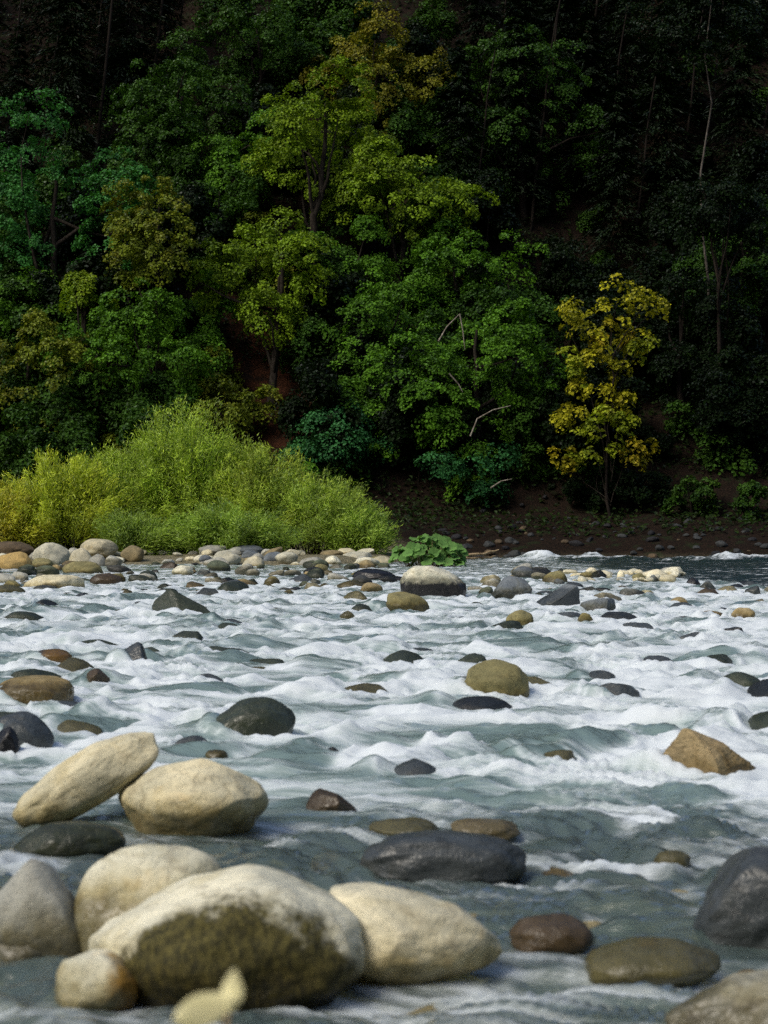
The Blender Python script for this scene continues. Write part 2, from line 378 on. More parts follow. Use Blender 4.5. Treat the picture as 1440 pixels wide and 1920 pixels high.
# foreground stones, each with its own shape
P = place_stone
P(218, 1420, 508, 1566, 'r', 'beige', 0.14, 'rounded beige boulder propping up the leaning long stone', 6, depth=0.8, sunk=0.15)
P(165, 1632, 690, 1886, 'r', 'pale', 0.05, 'largest pale boulder in the shallows, its front dark with algae and painted shade', 6, depth=0.85, mat=MAT_ALGAE_SHADE, sunk=0.25)
P(606, 1662, 948, 1848, 'r', 'cream', 0.06, 'smooth cream boulder tapering to a blunt point over the shallows', 6, depth=0.75, tilt=4, sunk=0.1, egg=0.35)
P(90, 1782, 262, 1896, 'r', 'pale', 0.06, 'small pale stone with an ochre end beside the algae covered boulder', 5, name='river_stone', mat=MAT_RUST, sunk=0.2)
P(110, 1578, 470, 1800, 'r', 'pale', 0.30, 'wide wet pale boulder behind the algae covered one', 5, depth=0.6, sunk=0.3)
P(-30, 1606, 172, 1802, 'r', 'grey', 0.12, 'wet grey and olive boulder with a pointed crest', 5, depth=0.9, sunk=0.3, peak=(-0.1, 0.4))
P(-10, 1752, 84, 1806, 'r', 'grey', 0.3, 'small wet grey stone in front of the pointed olive boulder', 5, name='river_stone')
P(25, 1540, 235, 1604, 'f', 'green', 0.5, 'flat dark mossy stone under the leaning long stone', 5, depth=0.7)
P(664, 1560, 988, 1648, 'c', 'slate', 0.9, 'long flat topped slate boulder with a black rounded end', 6, depth=0.5, sunk=0.15)
P(690, 1532, 832, 1572, 'f', 'olive', 0.6, 'low wet olive stone just behind the long slate boulder', 5, name='river_stone')
P(838, 1530, 975, 1574, 'f', 'tan', 0.8, 'tan stone lapped by water behind the black end of the slate boulder', 5, name='river_stone')
P(560, 1475, 670, 1524, 'a', 'brown', 0.7, 'low dark brown rock in the pool beside the beige boulder', 5)
P(1298, 1586, 1600, 1775, 'r', 'slate', 0.8, 'big dark blue grey boulder at the water edge with a thin fall of water', 6, depth=0.8)
P(1225, 1786, 1640, 1990, 'a', 'grey', 0.25, 'mottled grey and ochre boulder in the near shallows', 6, depth=0.8, tilt=-14)
P(1075, 1758, 1352, 1852, 'f', 'olive', 0.9, 'flat olive stone awash in front of the mottled boulder', 5)
P(955, 1712, 1115, 1792, 'r', 'brown', 0.9, 'rounded brown stone awash near the tip of the cream boulder', 5)
P(1225, 1592, 1295, 1626, 'f', 'olive', 0.6, 'mossy tip of a stone beside the big dark boulder', 5, name='river_stone')
P(382, 1404, 428, 1426, 'r', 'olive', 0.3, 'little mossy stone peeping out behind the beige boulder', 4, name='river_stone')
# leaning slab
x, y = at(160, 1560)
o = link('boulder', stone_mesh(4242, (0.322, 0.115, 0.100), 'c', 6, 'boulder'), M_STONE, loc=(x - 0.005, y + 0.12, 0.185))
o.rotation_euler = (math.radians(12), math.radians(-32), math.radians(6)); o.color = (*PAL['beige'], 0.10)
tag(o, 'long cigar shaped pale stone leaning on the rounded beige boulder', 'boulder')
# stones in the rapids
P(1236, 1359, 1430, 1454, 'a', 'rust', 0.0, 'angular tan and rust boulder standing dry in the rapids', 6, sunk=0.3, lean=-0.25, peak=(-0.35, 0.35))
P(380, 1296, 544, 1394, 'r', 'green', 0.9, 'smooth dark green boulder shedding a sheet of water', 6, cover=0.12, tilt=18, sunk=0.35, lean=0.3)
P(810, 1374, 902, 1402, 'a', 'dark', 0.9, 'small flat black rock alone in the white water', 5)
P(872, 1228, 1002, 1308, 'f', 'olive', 0.05, 'olive tan boulder tilted towards the foam', 6, tilt=30)
P(838, 1258, 935, 1302, 'a', 'slate', 0.9, 'wet dark rock touching the tilted olive tan boulder', 5, cover=0.40)
P(1090, 1270, 1200, 1316, 'a', 'slate', 0.9, 'dark teal rock with foam pouring off its steep end', 5, cover=0.30, tilt=-8)
P(-15, 1268, 148, 1322, 'r', 'tan', 0.25, 'broad brown and tan boulder among the waves', 5, cover=0.15)
P(152, 1244, 206, 1284, 'a', 'brown', 0.9, 'dark brown pointed rock just behind the broad brown boulder', 5)
P(-30, 1334, 106, 1402, 'r', 'slate', 0.9, 'dark blue boulder with water sliding off it, above the leaning stone', 5, cover=0.30)
P(-15, 1362, 42, 1422, 'r', 'black', 0.9, 'near black reddish rock in front of the dark blue boulder', 5)
P(60, 1312, 162, 1342, 'f', 'slate', 0.9, 'low wet slate rock below the broad brown boulder', 5, cover=0.60)
P(48, 1214, 136, 1246, 'r', 'slate', 0.9, 'wet slate stone with an orange stain', 5, cover=0.40, mat=stone_material('orange_stained_slate', patch=(-0.08, 0.0, (0.30, 0.17, 0.05))))
P(205, 1204, 292, 1250, 'a', 'slate', 0.9, 'dark ridge of rock under a skin of falling water', 5, cover=0.30)
P(284, 1096, 402, 1156, 'a', 'green', 0.9, 'dark angular green and brown boulder with foam at its foot', 5, tilt=8, lean=-0.3, peak=(-0.35, 0.5))
P(750, 1060, 876, 1122, 'b', 'pale', 0.72, 'large boulder with a pale dry top and dark wet sides below the leafy plant', 6, sunk=0.2, mat=MAT_DARKSIDES)
P(714, 1110, 805, 1148, 'f', 'olive', 0.2, 'sloping olive and tan slab in front of the pale topped boulder', 5, tilt=16)
P(914, 1071, 1016, 1128, 'a', 'slate', 0.35, 'angular blue grey boulder, the taller of the touching pair', 5, peak=(-0.15, 0.45))
P(1000, 1086, 1092, 1142, 'a', 'slate', 0.6, 'blue slate boulder with a steep end, the lower of the touching pair', 5, tilt=8, lean=0.4, peak=(0.3, 0.4))
P(1088, 1112, 1160, 1152, 'a', 'slate', 0.2, 'blue grey rock with a blunt end beyond the touching pair', 5)
P(1028, 1144, 1100, 1168, 'f', 'slate', 0.7, 'low slate rock in the foam in front of the touching pair', 5)
P(1082, 1148, 1112, 1170, 'r', 'olive', 0.1, 'small olive stone against the low slate rock', 4, name='river_stone')
P(948, 1144, 1006, 1176, 'f', 'olive', 0.05, 'olive yellow stone tilted in the foam below the taller blue boulder', 5, tilt=22, name='river_stone')
P(1158, 1101, 1214, 1126, 'r', 'slate', 0.3, 'rounded blue grey rock in the riffle before the cream cobbles', 5)
P(1310, 1085, 1344, 1106, 'a', 'slate', 0.2, 'slate block resting behind a dark brown rock at the dark pool', 4)
P(1300, 1099, 1354, 1120, 'a', 'brown', 0.9, 'dark brown rock in front of the slate block at the dark pool', 4)
P(1286, 1083, 1314, 1101, 'r', 'black', 0.9, 'black stone beside the slate block at the dark pool', 4, name='river_stone')
P(1388, 1095, 1428, 1118, 'a', 'slate', 0.5, 'slate rock alone at the lip of the dark pool', 4)
P(1264, 1184, 1338, 1204, 'a', 'slate', 0.8, 'dark slate wedge in the foam', 5)
P(1338, 1134, 1374, 1156, 'a', 'dark', 0.7, 'dark grey rock leaning on the tan cobble in the right hand riffle', 4)
P(1370, 1139, 1418, 1166, 'r', 'tan', 0.15, 'rounded tan cobble between the riffle and the foam', 5, name='river_stone')
P(1308, 1144, 1362, 1162, 'f', 'tan', 0.2, 'flat tan stone lapped by the riffle', 4, name='river_stone')
P(1354, 1166, 1402, 1194, 'a', 'dark', 0.8, 'dark split rock under the tan cobble', 4)
P(1248, 1128, 1304, 1144, 'a', 'slate', 0.8, 'low slate rock with a black knob in the riffle', 4)
P(1095, 1063, 1122, 1084, 'r', 'cream', 0.0, 'tall cream cobble at the head of the pale cobble bar', 4, name='river_stone')
P(1112, 1069, 1148, 1084, 'r', 'cream', 0.0, 'long cream cobble lying against the tall one', 4, name='river_stone')
P(1156, 1070, 1172, 1086, 'r', 'cream', 0.0, 'small upright cream cobble with a gap on both sides', 4, name='river_stone')
P(1184, 1074, 1212, 1088, 'r', 'olive', 0.0, 'olive cobble in the pale cobble bar', 4, name='river_stone')
P(1203, 1067, 1252, 1084, 'r', 'cream', 0.0, 'broadest cream cobble of the pale bar by the dark pool', 4, name='river_stone')
P(1214, 1078, 1236, 1092, 'r', 'slate', 0.2, 'blue grey cobble in front of the broadest cream cobble', 4, name='river_stone')
P(1234, 1076, 1268, 1092, 'r', 'beige', 0.0, 'beige cobble ending the pale bar by the dark pool', 4, name='river_stone')
P(658, 1064, 742, 1088, 'f', 'black', 0.9, 'flat black boulder between the willow and the pale topped boulder', 5)
P(722, 1076, 770, 1093, 'a', 'black', 0.9, 'small black rock against the pale topped boulder', 4)
P(428, 1085, 484, 1104, 'r', 'tan', 0.3, 'brown and gold stone in the riffle below the willow', 4, name='river_stone')
P(494, 1080, 526, 1100, 'r', 'olive', 0.3, 'small olive stone beside the brown and gold one', 4, name='river_stone')
P(538, 1098, 572, 1112, 'a', 'dark', 0.8, 'small black rock in the middle of the riffle', 4)
P(628, 1088, 692, 1106, 'f', 'olive', 0.4, 'flat olive stone in the riffle in front of the black boulder', 4, name='river_stone')
P(612, 1081, 632, 1092, 'r', 'brown', 0.6, 'tiny brown stone in the riffle near the black boulder', 4, name='river_stone')
P(356, 1098, 420, 1128, 'a', 'slate', 0.5, 'wet slate rock with an orange spot behind the green and brown boulder', 5, mat=stone_material('orange_spotted_slate', patch=(-0.15, -0.25, (0.42, 0.22, 0.06))))
P(542, 1074, 592, 1093, 'a', 'slate', 0.9, 'dark wet slate stone at the tail of the cobble bar', 4, name='river_stone')
P(568, 1152, 592, 1164, 'a', 'slate', 0.9, 'tip of a slate rock breaking the white water', 4)
P(636, 1145, 668, 1163, 'f', 'olive', 0.9, 'olive hump of rock awash in the white water', 4)
P(44, 1074, 166, 1108, 'r', 'beige', 0.18, 'long low beige boulder with a dark underside in the riffle', 5)
P(58, 1096, 112, 1109, 'f', 'slate', 0.4, 'thin slate stone in front of the long low beige boulder', 4, name='river_stone')
P(168, 1074, 230, 1097, 'r', 'brown', 0.5, 'dark brown rounded rock beside the long low beige boulder', 4)
P(256, 1068, 296, 1092, 'r', 'green', 0.6, 'dark mossy round boulder alone in the riffle', 4)
P(116, 1050, 198, 1076, 'r', 'olive', 0.1, 'grey olive boulder behind the long low beige one', 5)
P(66, 1059, 96, 1075, 'r', 'green', 0.3, 'small dark green stone next to the grey olive boulder', 4, name='river_stone')
P(-20, 1034, 60, 1067, 'r', 'ochre', 0.0, 'ochre stained pale boulder at the end of the bar', 5)
P(-20, 1074, 30, 1096, 'r', 'grey', 0.1, 'plain grey boulder in front of the ochre stained one', 4)
P(-30, 1096, 48, 1116, 'f', 'olive', 0.6, 'low wet olive rock beside the thin slate stone', 4)
P(298, 1052, 338, 1066, 'a', 'brown', 0.6, 'low dark brown stone in the shallow head of the riffle', 4, name='river_stone')
print('stones', len(OBST))

# boulders and cobbles on the bar at the willow's foot
def bar_stone(x0, y0, x1, y1, dist, style, colour, label, sub=4, tilt=0, name='river_stone', group=None):
    a = (x1 - x0) * dist / FPX / 2; cx = ((x0 + x1) / 2 - 720) * dist / FPX
    top = CAM_H - (y0 - HORIZON) * dist / FPX; g = float(ground_z(cx, dist))
    c = max((top - g) * 0.6, a * 0.3)
    o = link(name, stone_mesh(int(x0 * 11 + y0 * 5) % 9973, (a, a * 0.8, c), style, sub, name), M_STONE, loc=(cx, dist, top - c))
    o.rotation_euler = (0, math.radians(tilt), 0); o.color = (*[v * 0.72 for v in PAL[colour]], 0.0); landmark(o, label)
    return tag(o, label, 'boulder' if name == 'boulder' else 'stone', group)
B = bar_stone
B(-25, 1015, 66, 1044, 75, 'f', 'brown', 'dark topped grey boulder under the leftmost willow branches', 5, name='boulder')
B(60, 1012, 132, 1050, 73, 'r', 'pale', 'round pale grey boulder next to the dark topped one on the bar', 5, name='boulder')
B(150, 1010, 224, 1044, 76, 'r', 'beige', 'biggest boulder at the willow foot, its far end in shade', 5, name='boulder')
B(128, 1027, 178, 1050, 71, 'r', 'cream', 'cream boulder between the round pale one and the biggest one', 4, name='boulder')
B(226, 1022, 272, 1044, 75, 'r', 'tan', 'tan boulder set apart under the willow', 4, name='boulder')
B(160, 1038, 206, 1054, 70, 'f', 'grey', 'low grey stone in front of the biggest boulder at the willow foot')
B(372, 1020, 428, 1050, 77, 'r', 'grey', 'grey boulder in the middle of the bar under the willow', 5, name='boulder')
B(398, 1030, 456, 1052, 73, 'r', 'pale', 'pale boulder in front of the grey one mid bar', 4, name='boulder')
B(432, 1022, 500, 1048, 77, 'r', 'slate', 'blue grey boulder mid bar, half behind the cream one', 5, name='boulder')
B(453, 1040, 497, 1062, 70, 'r', 'cream', 'cream domed boulder at the front of the bar', 4, name='boulder')
B(494, 1027, 532, 1052, 76, 'f', 'tan', 'brownish boulder tipped up on its edge mid bar', 4, tilt=-24, name='boulder')
B(552, 1029, 576, 1048, 78, 'a', 'cream', 'small cream stone standing upright on the bar')
B(516, 1034, 560, 1058, 73, 'r', 'pale', 'wide pale boulder beside the upright cream stone', 4, name='boulder')
B(560, 1042, 616, 1062, 71, 'r', 'grey', 'long grey stone at the front edge of the bar')
B(598, 1031, 644, 1052, 78, 'r', 'tan', 'tan stone against the willow near its thin end')
B(640, 1034, 700, 1056, 77, 'f', 'pale', 'long pale stone along the willow near its thin end')
B(690, 1042, 740, 1060, 75, 'r', 'beige', 'beige stone where the bar meets the leafy plant')
rng = np.random.RandomState(11)
cob = [stone_mesh(300 + k, (1, rng.uniform(.65, .95), rng.uniform(.5, .75)), ('r', 'r', 'f', 'a')[k % 4], 4, 'cobble') for k in range(9)]
for c in cob: c.materials.append(M_STONE)
def cobble(x, y, z, r, colour, wet, label, group, name='cobble'):
    o = link(name, cob[rng.randint(len(cob))], loc=(x, y, z))
    o.scale = (r * rng.uniform(.85, 1.3), r, r * rng.uniform(.75, 1.1)); o.rotation_euler = (rng.uniform(-.2, .2), rng.uniform(-.3, .3), rng.uniform(0, 6.28))
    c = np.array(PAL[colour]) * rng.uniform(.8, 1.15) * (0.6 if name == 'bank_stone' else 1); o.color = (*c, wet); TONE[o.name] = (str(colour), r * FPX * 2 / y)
    return tag(o, label, 'stone', group)
for k in range(200):                                               # dry cobbles packed along the bar
    px = rng.uniform(-90, 745); d = rng.uniform(64, 80); x = (px - 720) * d / FPX; g = float(ground_z(x, d))
    if g < -0.18: continue
    cobble(x, d, max(g, -0.05) + 0.06, rng.uniform(.16, .42), rng.choice(['pale', 'grey', 'beige', 'grey', 'tan', 'grey', 'slate']), 0.05,
           'small rounded cobble packed among the boulders at the willow foot', 'cobbles on the bar at the willow foot')
for k in range(150):                                                # wet cobbles in the riffles on both sides
    if k % 3: px, py = rng.uniform(-40, 735), 1056 + 62 * rng.uniform(0, 1) ** 1.6
    else: px, py = rng.uniform(880, 1480), rng.uniform(1070, 1140)
    if py < 1100 and px > 1270: continue
    x, y = at(px, py); r = rng.uniform(9, 27) * y / FPX
    cobble(x, y, r * rng.uniform(0.0, 0.35), r, rng.choice(['slate', 'grey', 'green', 'olive', 'dark', 'tan', 'grey', 'pale']), rng.uniform(0.1, 0.5), 'small wet cobble breaking the surface of the shallow riffle', 'wet cobbles in the riffles')
    OBST.append((x, y, r, r, 0.6))
for k in range(160):                                               # rocks that just break the surface of the rapids
    py = HORIZON + 3941 / rng.uniform(8.5, 46); px = rng.uniform(-80, 1520)
    x, y = at(px, py); r = rng.uniform(.10, .30) * (0.75 + y / 60)
    if any((x - q[0]) ** 2 + ((y - q[1]) * 0.6) ** 2 < (r + q[2]) ** 2 for q in OBST): continue
    o = cobble(x, y, -r * rng.uniform(0.0, 0.42), r, rng.choice(['slate', 'green', 'green', 'olive', 'slate', 'dark']), 0.6, 'dark wet rock half drowned in the rapids', 'half drowned rocks in the rapids', 'river_stone')
    OBST.append((x, y, r, r, 0.8))
for k in range(26):                                                # pale cobbles of the far right bar
    px, py = rng.uniform(1060, 1300), rng.uniform(1076, 1094)
    x, y = at(px, py); r = rng.uniform(7, 15) * y / FPX
    cobble(x, y, 0.06, r, rng.choice(['cream', 'pale', 'beige', 'grey']), 0.0, 'small pale cobble on the low bar by the dark pool', 'pale cobbles by the dark pool')
for k in range(60):                                                # stones on the bed under the clear near water
    px, py = rng.uniform(-60, 1500), rng.uniform(1560, 1915)
    x, y = at(px, py); r = rng.uniform(30, 85) * y / FPX; g = float(ground_z(x, y))
    o_ = cobble(x, y, 0, r, rng.choice(['cream', 'pale', 'ochre', 'beige', 'tan', 'olive']), 0.0, 'rounded stone lying on the bed under the near shallows', 'stones under the near water', 'riverbed_stone')
    o_.location.z = max(-0.015 - o_.scale.z * 0.60, g - 0.02)
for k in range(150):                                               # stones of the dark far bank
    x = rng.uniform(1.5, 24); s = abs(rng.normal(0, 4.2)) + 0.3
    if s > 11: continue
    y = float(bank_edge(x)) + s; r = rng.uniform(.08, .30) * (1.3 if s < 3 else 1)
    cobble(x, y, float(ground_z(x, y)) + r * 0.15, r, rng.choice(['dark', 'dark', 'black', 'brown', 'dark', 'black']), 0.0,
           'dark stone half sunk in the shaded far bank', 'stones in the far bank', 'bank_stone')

# ------------------------------------------------------------------ water
FL = np.array([0.925, -0.38]); FN = np.array([0.38, 0.925])            # flow runs to the right and towards the camera
kc, kr = 0.00125, 0.0044
tcol = np.arange(-0.27, 0.27 + kc, kc); ext = 0.27 + np.geomspace(0.006, 2.6, 26)
tcol = np.concatenate([-ext[::-1], tcol, ext])
drow = np.concatenate([np.geomspace(0.8, 3.4, 20)[:-1], np.exp(np.arange(math.log(3.4), math.log(103), kr))])
T, D = np.meshgrid(tcol, drow); WX = T * D; WY = D.copy()
wx0 = 0.45 * fbm2(WX * 0.5, WY * 0.5, 2, 31); wy0 = 0.45 * fbm2(WX * 0.5, WY * 0.5, 2, 37)
U = (WX + wx0) * FL[0] + (WY + wy0) * FL[1]; Vc = (WX + wx0) * FN[0] + (WY + wy0) * FN[1]
rough = sstep(6.3, 9.5, WY) * (1 - 0.72 * sstep(32, 62, WY))        # how wild the water is
pool = sstep(6.9, 8.3, WX + 0.4 * np.sin(WY * 0.4)) * sstep(37, 41, WY)           # dark far channel
rough = rough * (1 - 0.75 * pool)
near = 0.30 + 0.70 * rough
w1 = fbm2(U / 1.25, Vc / 0.75, 2, 3); w1 = 1 - np.abs(w1) * 2.1
w2 = fbm2(U / 0.8, Vc / 0.5, 2, 9); w3 = fbm2(U / 0.45, Vc / 0.16, 3, 13); w4 = fbm2(U / 0.16, Vc / 0.06, 2, 17)
w5 = 1 - 2 * np.abs(fbm2(U / 0.75, Vc / 0.40, 2, 19)); swell = fbm2(WX / 3.2, WY / 3.0, 2, 23)
far = sstep(11, 26, WY)
ripple = sstep(9.5, 6.0, WY)
Zw = 0.030 * ripple * (1 - np.abs(fbm2(U / 0.42, Vc / 0.20, 3, 71)) * 2) + 0.012 * ripple * fbm2(U / 0.16, Vc / 0.08, 2, 73)
Zw = Zw + near * ((0.026 + 0.026 * far) * (w1 + 0.8 * swell) + (0.022 + 0.022 * far) * w2 + (0.024 + 0.024 * far) * w5 + 0.020 * w3) + 0.005 * w4 - 0.02
dens = 0.02 + 0.27 * sstep(5.2, 9.0, WY) + 0.06 * sstep(8.5, 12, WY) * sstep(45, 28, WY) - 0.14 * sstep(58, 70, WY) - 0.30 * pool
dens = dens + 0.34 * np.exp(-((WX - 2.8) / 1.3) ** 2 - ((WY - 13) / 4.0) ** 2) - 0.10 * np.exp(-((WX + 2.0) / 1.6) ** 2 - ((WY - 19) / 6) ** 2)
patch = fbm2(U / 2.4, Vc / 1.0, 3, 41); streak = fbm2(U / 1.3, Vc / 0.17, 3, 43); lace = fbm2(U / 0.36, Vc / 0.07, 3, 47)
crest = (w1 - 0.45) * 0.18 + 0.10 * w2 + 0.10 * w5
fil = 1 - 3.2 * np.abs(fbm2(U / 1.4, Vc / 0.20, 2, 53)); fil2 = 1 - 3.2 * np.abs(fbm2(U / 0.6, Vc / 0.085, 2, 57))
foam = dens + 0.44 * patch + 0.28 * streak + 0.16 * lace + crest + 0.15 * fil + 0.11 * fil2
calm = np.zeros_like(foam)
def local(cx, cy, rad):
    j0, j1 = np.searchsorted(drow, (cy - rad, cy + rad))
    lo = (cx - rad) / max(drow[j0 if j0 < len(drow) else -1], .1); hi = (cx + rad) / max(drow[j0 if j0 < len(drow) else -1], .1)
    lo2 = (cx - rad) / max(drow[min(j1, len(drow) - 1)], .1); hi2 = (cx + rad) / max(drow[min(j1, len(drow) - 1)], .1)
    i0, i1 = np.searchsorted(tcol, (min(lo, lo2), max(hi, hi2)))
    return slice(j0, j1), slice(i0, i1)
for (cx, cy, a, bd, st) in OBST:
    sl = local(cx, cy, max(a, bd) * 6 + 0.2)
    if Zw[sl].size == 0: continue
    dx = WX[sl] - cx; dy = WY[sl] - cy
    e = np.sqrt((dx / a) ** 2 + (dy / bd) ** 2)
    R = (a + bd) / 2
    du = (dx * FL[0] + dy * FL[1]) / R; dv = (dx * FN[0] + dy * FN[1]) / R
    rg = rough[sl]
    Zw[sl] *= 1 - 0.75 * np.exp(-(e / 1.25) ** 4)
    amp = min(0.12, 0.38 * R) * st * (0.35 + 0.65 * rg)
    Zw[sl] += amp * np.exp(-((du + 1.15) / 0.55) ** 2 - (dv / 0.95) ** 2) - amp * 0.9 * np.exp(-((du - 1.35) / 0.6) ** 2 - (dv / 0.8) ** 2)
    Zw[sl] += amp * 0.55 * np.exp(-((du - 2.5) / 0.6) ** 2 - (dv / 0.9) ** 2)
    wake = np.exp(-(dv / (0.75 + 0.16 * np.maximum(du, 0))) ** 2) * sstep(0.2, 1.1, du) * np.exp(-np.maximum(du - 1, 0) / 2.4)
    ring = np.exp(-((e - 1.06) / 0.14) ** 2)
    foam[sl] += (0.65 * wake + 0.42 * ring) * (0.30 + 0.70 * rg) * st
    foam[sl] -= 0.45 * np.exp(-((du + 1.3) / 0.7) ** 2 - (dv / 0.9) ** 2) * st
_rh = np.random.RandomState(33)
humps = [(_rh.uniform(-60, 1500), HORIZON + 3941 / _rh.uniform(9, 42), 0, _rh.uniform(.03, .075)) for _ in range(210)]
humps = [(a, b, _rh.uniform(.20, .62) * FPX * (b - HORIZON) / 3941, c) for a, b, _, c in humps]
humps += [(80, 1158, 170, .16), (245, 1128, 130, .12), (230, 1240, 130, .12), (470, 1090, 110, .08), (600, 1172, 110, .12), (480, 1215, 190, .14), (770, 1285, 150, .12), (1120, 1395, 150, .10),
         (1305, 1490, 150, .06), (1150, 1222, 180, .16), (950, 1205, 120, .1), (330, 1300, 170, .10), (620, 1345, 150, .09), (160, 1370, 170, .10), (700, 1140, 110, .1), (1010, 1350, 170, .1),
         (560, 1430, 140, .045), (880, 1465, 150, .04), (1090, 1540, 160, .03), (520, 1620, 160, .06), (1240, 1330, 150, .08), (1380, 1240, 180, .11), (60, 1480, 160, .06), (400, 1640, 120, .05), (1180, 1165, 110, .1), (1060, 1255, 130, .12),
         (130, 1195, 140, .12), (380, 1175, 140, .12), (1010, 1720, 130, .04), (1200, 1700, 160, .04), (640, 1255, 160, .12), (1340, 1560, 150, .05)]
for (px, py, w, hh) in humps:                                        # water heaped over boulders that lie just under it
    cx, cy = at(px, py); R = w * cy / FPX / 2
    sl = local(cx, cy, R * 5)
    if Zw[sl].size == 0: continue
    dx = WX[sl] - cx; dy = WY[sl] - cy
    du = (dx * FL[0] + dy * FL[1]) / R; dv = (dx * FN[0] + dy * FN[1]) / R
    g = np.exp(-(du / np.where(du > 0, 0.75, 1.4)) ** 2 - (dv / 1.0) ** 2)
    Zw[sl] += 0.62 * hh * g - hh * 0.45 * np.exp(-((du - 1.5) / 0.5) ** 2 - (dv / 0.9) ** 2) + hh * 0.35 * np.exp(-((du - 2.6) / 0.6) ** 2 - dv ** 2)
    foam[sl] -= 0.55 * np.exp(-((du + 0.35) / 1.0) ** 2 - (dv / 1.0) ** 2)
    foam[sl] += 0.55 * np.exp(-(dv / 1.0) ** 2) * sstep(0.75, 1.4, du) * np.exp(-np.maximum(du - 1.2, 0) / 1.6)
    calm[sl] = np.maximum(calm[sl], g)
for (cx, cy, a, bd, zc, c, cv, ln) in COVER:                         # water sliding over the upstream shoulder of a stone
    sl = local(cx, cy, max(a, bd) * 1.6 + 0.1)
    if Zw[sl].size == 0: continue
    dx = WX[sl] - cx; dy = WY[sl] - cy
    e2 = np.clip(((dx / a) ** 2 + (dy / bd) ** 2) / 1.35, 0, 1)
    zt = zc + 0.74 * c * np.sqrt(1 - e2) * (0.96 + 0.10 * perlin2(U[sl] * 4, Vc[sl] * 16, 90)) + 0.012
    q = dx / a + 0.25 * dy / bd + 0.35 * perlin2(U[sl] * 2.2, Vc[sl] * 9, 91)
    mk = sstep(-0.8 + 1.7 * cv + 0.55, -0.8 + 1.7 * cv - 0.55, q) * (e2 < 1)
    lift = np.maximum(zt - Zw[sl], 0) * mk
    Zw[sl] += lift
    foam[sl] += sstep(0.01, 0.05, lift) * (0.25 + 0.5 * perlin2(U[sl] * 1.4, Vc[sl] * 13, 92) - foam[sl]) * 0.8
# broken waves of the far channel under the bank
band = sstep(5.0, 7.0, WX) * np.exp(-((WY - (84 + 1.2 * np.sin(WX * 0.8))) / 2.6) ** 2)
bn = fbm2(WX / 1.4, WY / 2.5, 3, 61)
Zw += band * (0.20 + 0.22 * bn); foam += band * (0.45 + 0.5 * bn)
pile = np.exp(-((WX - 6.9) / 0.9) ** 2 - ((WY - 86) / 2.4) ** 2); Zw += 0.38 * pile; foam += 0.8 * pile
froth = sstep(0.35, 0.9, foam) * rough
Zw += froth * (0.006 * fbm2(WX / 0.13, WY / 0.22, 3, 81) + 0.022 * np.abs(fbm2(U / 0.40, Vc / 0.15, 2, 83)))
Zw += 0.05 * (foam > 0.5) * np.clip(foam - 0.5, 0, 0.5) * rough      # foam rides a little above the water
me = mesh_np('river_water', np.stack([WX, WY, Zw], -1).reshape(-1, 3), quads(np.arange(WX.size).reshape(WX.shape)))
attr(me, 'foam', foam.ravel()); attr(me, 'dark_pool', pool.ravel()); attr(me, 'rough_water', rough.ravel()); attr(me, 'flow_u', U.ravel()); attr(me, 'flow_v', Vc.ravel())
m = NT('river_water')
cmb = m.n('CombineXYZ'); m.l(m.math('MULTIPLY', m.attr('flow_u'), 0.20), cmb.inputs[0]); m.l(m.attr('flow_v'), cmb.inputs[1])
fv = cmb.outputs[0]; pos = m.n('NewGeometry').outputs['Position']
fs = m.noise(fv, 9, 5, 0.65, 0.4); ff = m.noise(fv, 34, 4, 0.65, 0.3)
cm2 = m.n('CombineXYZ'); m.l(m.math('MULTIPLY', m.attr('flow_u'), 0.13), cm2.inputs[0]); m.l(m.attr('flow_v'), cm2.inputs[1])
hair = m.math('MULTIPLY', m.math('SUBTRACT', m.noise(cm2.outputs[0], 62, 4, 0.7, 0.5), 0.5), 0.55)
F0 = m.math('ADD', m.math('ADD', m.attr('foam'), hair), m.math('ADD', m.math('MULTIPLY', m.math('SUBTRACT', fs, 0.5), 0.85), m.math('MULTIPLY', m.math('SUBTRACT', ff, 0.5), 0.42)))
foam_f = m.ramp(F0, 0.12, 1.0)
body = m.mix(m.attr('rough_water'), rgb(0.205, 0.295, 0.285), rgb(0.175, 0.25, 0.24))
body = m.mix(m.ramp(F0, -0.1, 0.5), body, rgb(0.43, 0.52, 0.51))
body = m.mix(m.attr('dark_pool'), body, rgb(0.010, 0.026, 0.027))
d = m.n('BsdfDiffuse'); m.l(body, d.inputs[0])
tr = m.n('BsdfTransparent'); tr.inputs[0].default_value = rgb(0.82, 0.88, 0.78)
clear = m.math('MULTIPLY', m.ramp(m.attr('rough_water'), 0, 0.8, 0.74, 0.12), m.math('SUBTRACT', 1.0, m.attr('dark_pool')))
u1 = m.n('MixShader'); m.l(clear, u1.inputs[0]); m.l(d.outputs[0], u1.inputs[1]); m.l(tr.outputs[0], u1.inputs[2])
g = m.n('BsdfGlossy'); g.inputs['Roughness'].default_value = 0.2; g.inputs['Color'].default_value = rgb(0.95, 0.97, 1)
fr = m.n('Fresnel'); fr.inputs[0].default_value = 1.33
rip = m.math('ADD', m.math('MULTIPLY', fs, 1.0), m.math('MULTIPLY', ff, 0.35))
bmp = m.bump(rip, 0.5, 0.06); m.l(bmp, g.inputs['Normal']); m.l(bmp, fr.inputs['Normal'])
u2 = m.n('MixShader'); m.l(m.math('MULTIPLY', fr.outputs[0], 1.0, clamp=True), u2.inputs[0]); m.l(u1.outputs[0], u2.inputs[1]); m.l(g.outputs[0], u2.inputs[2])
fd = m.n('BsdfDiffuse'); fd.inputs[0].default_value = rgb(0.78, 0.85, 0.89); m.l(m.bump(fs, 0.3, 0.06), fd.inputs['Normal'])
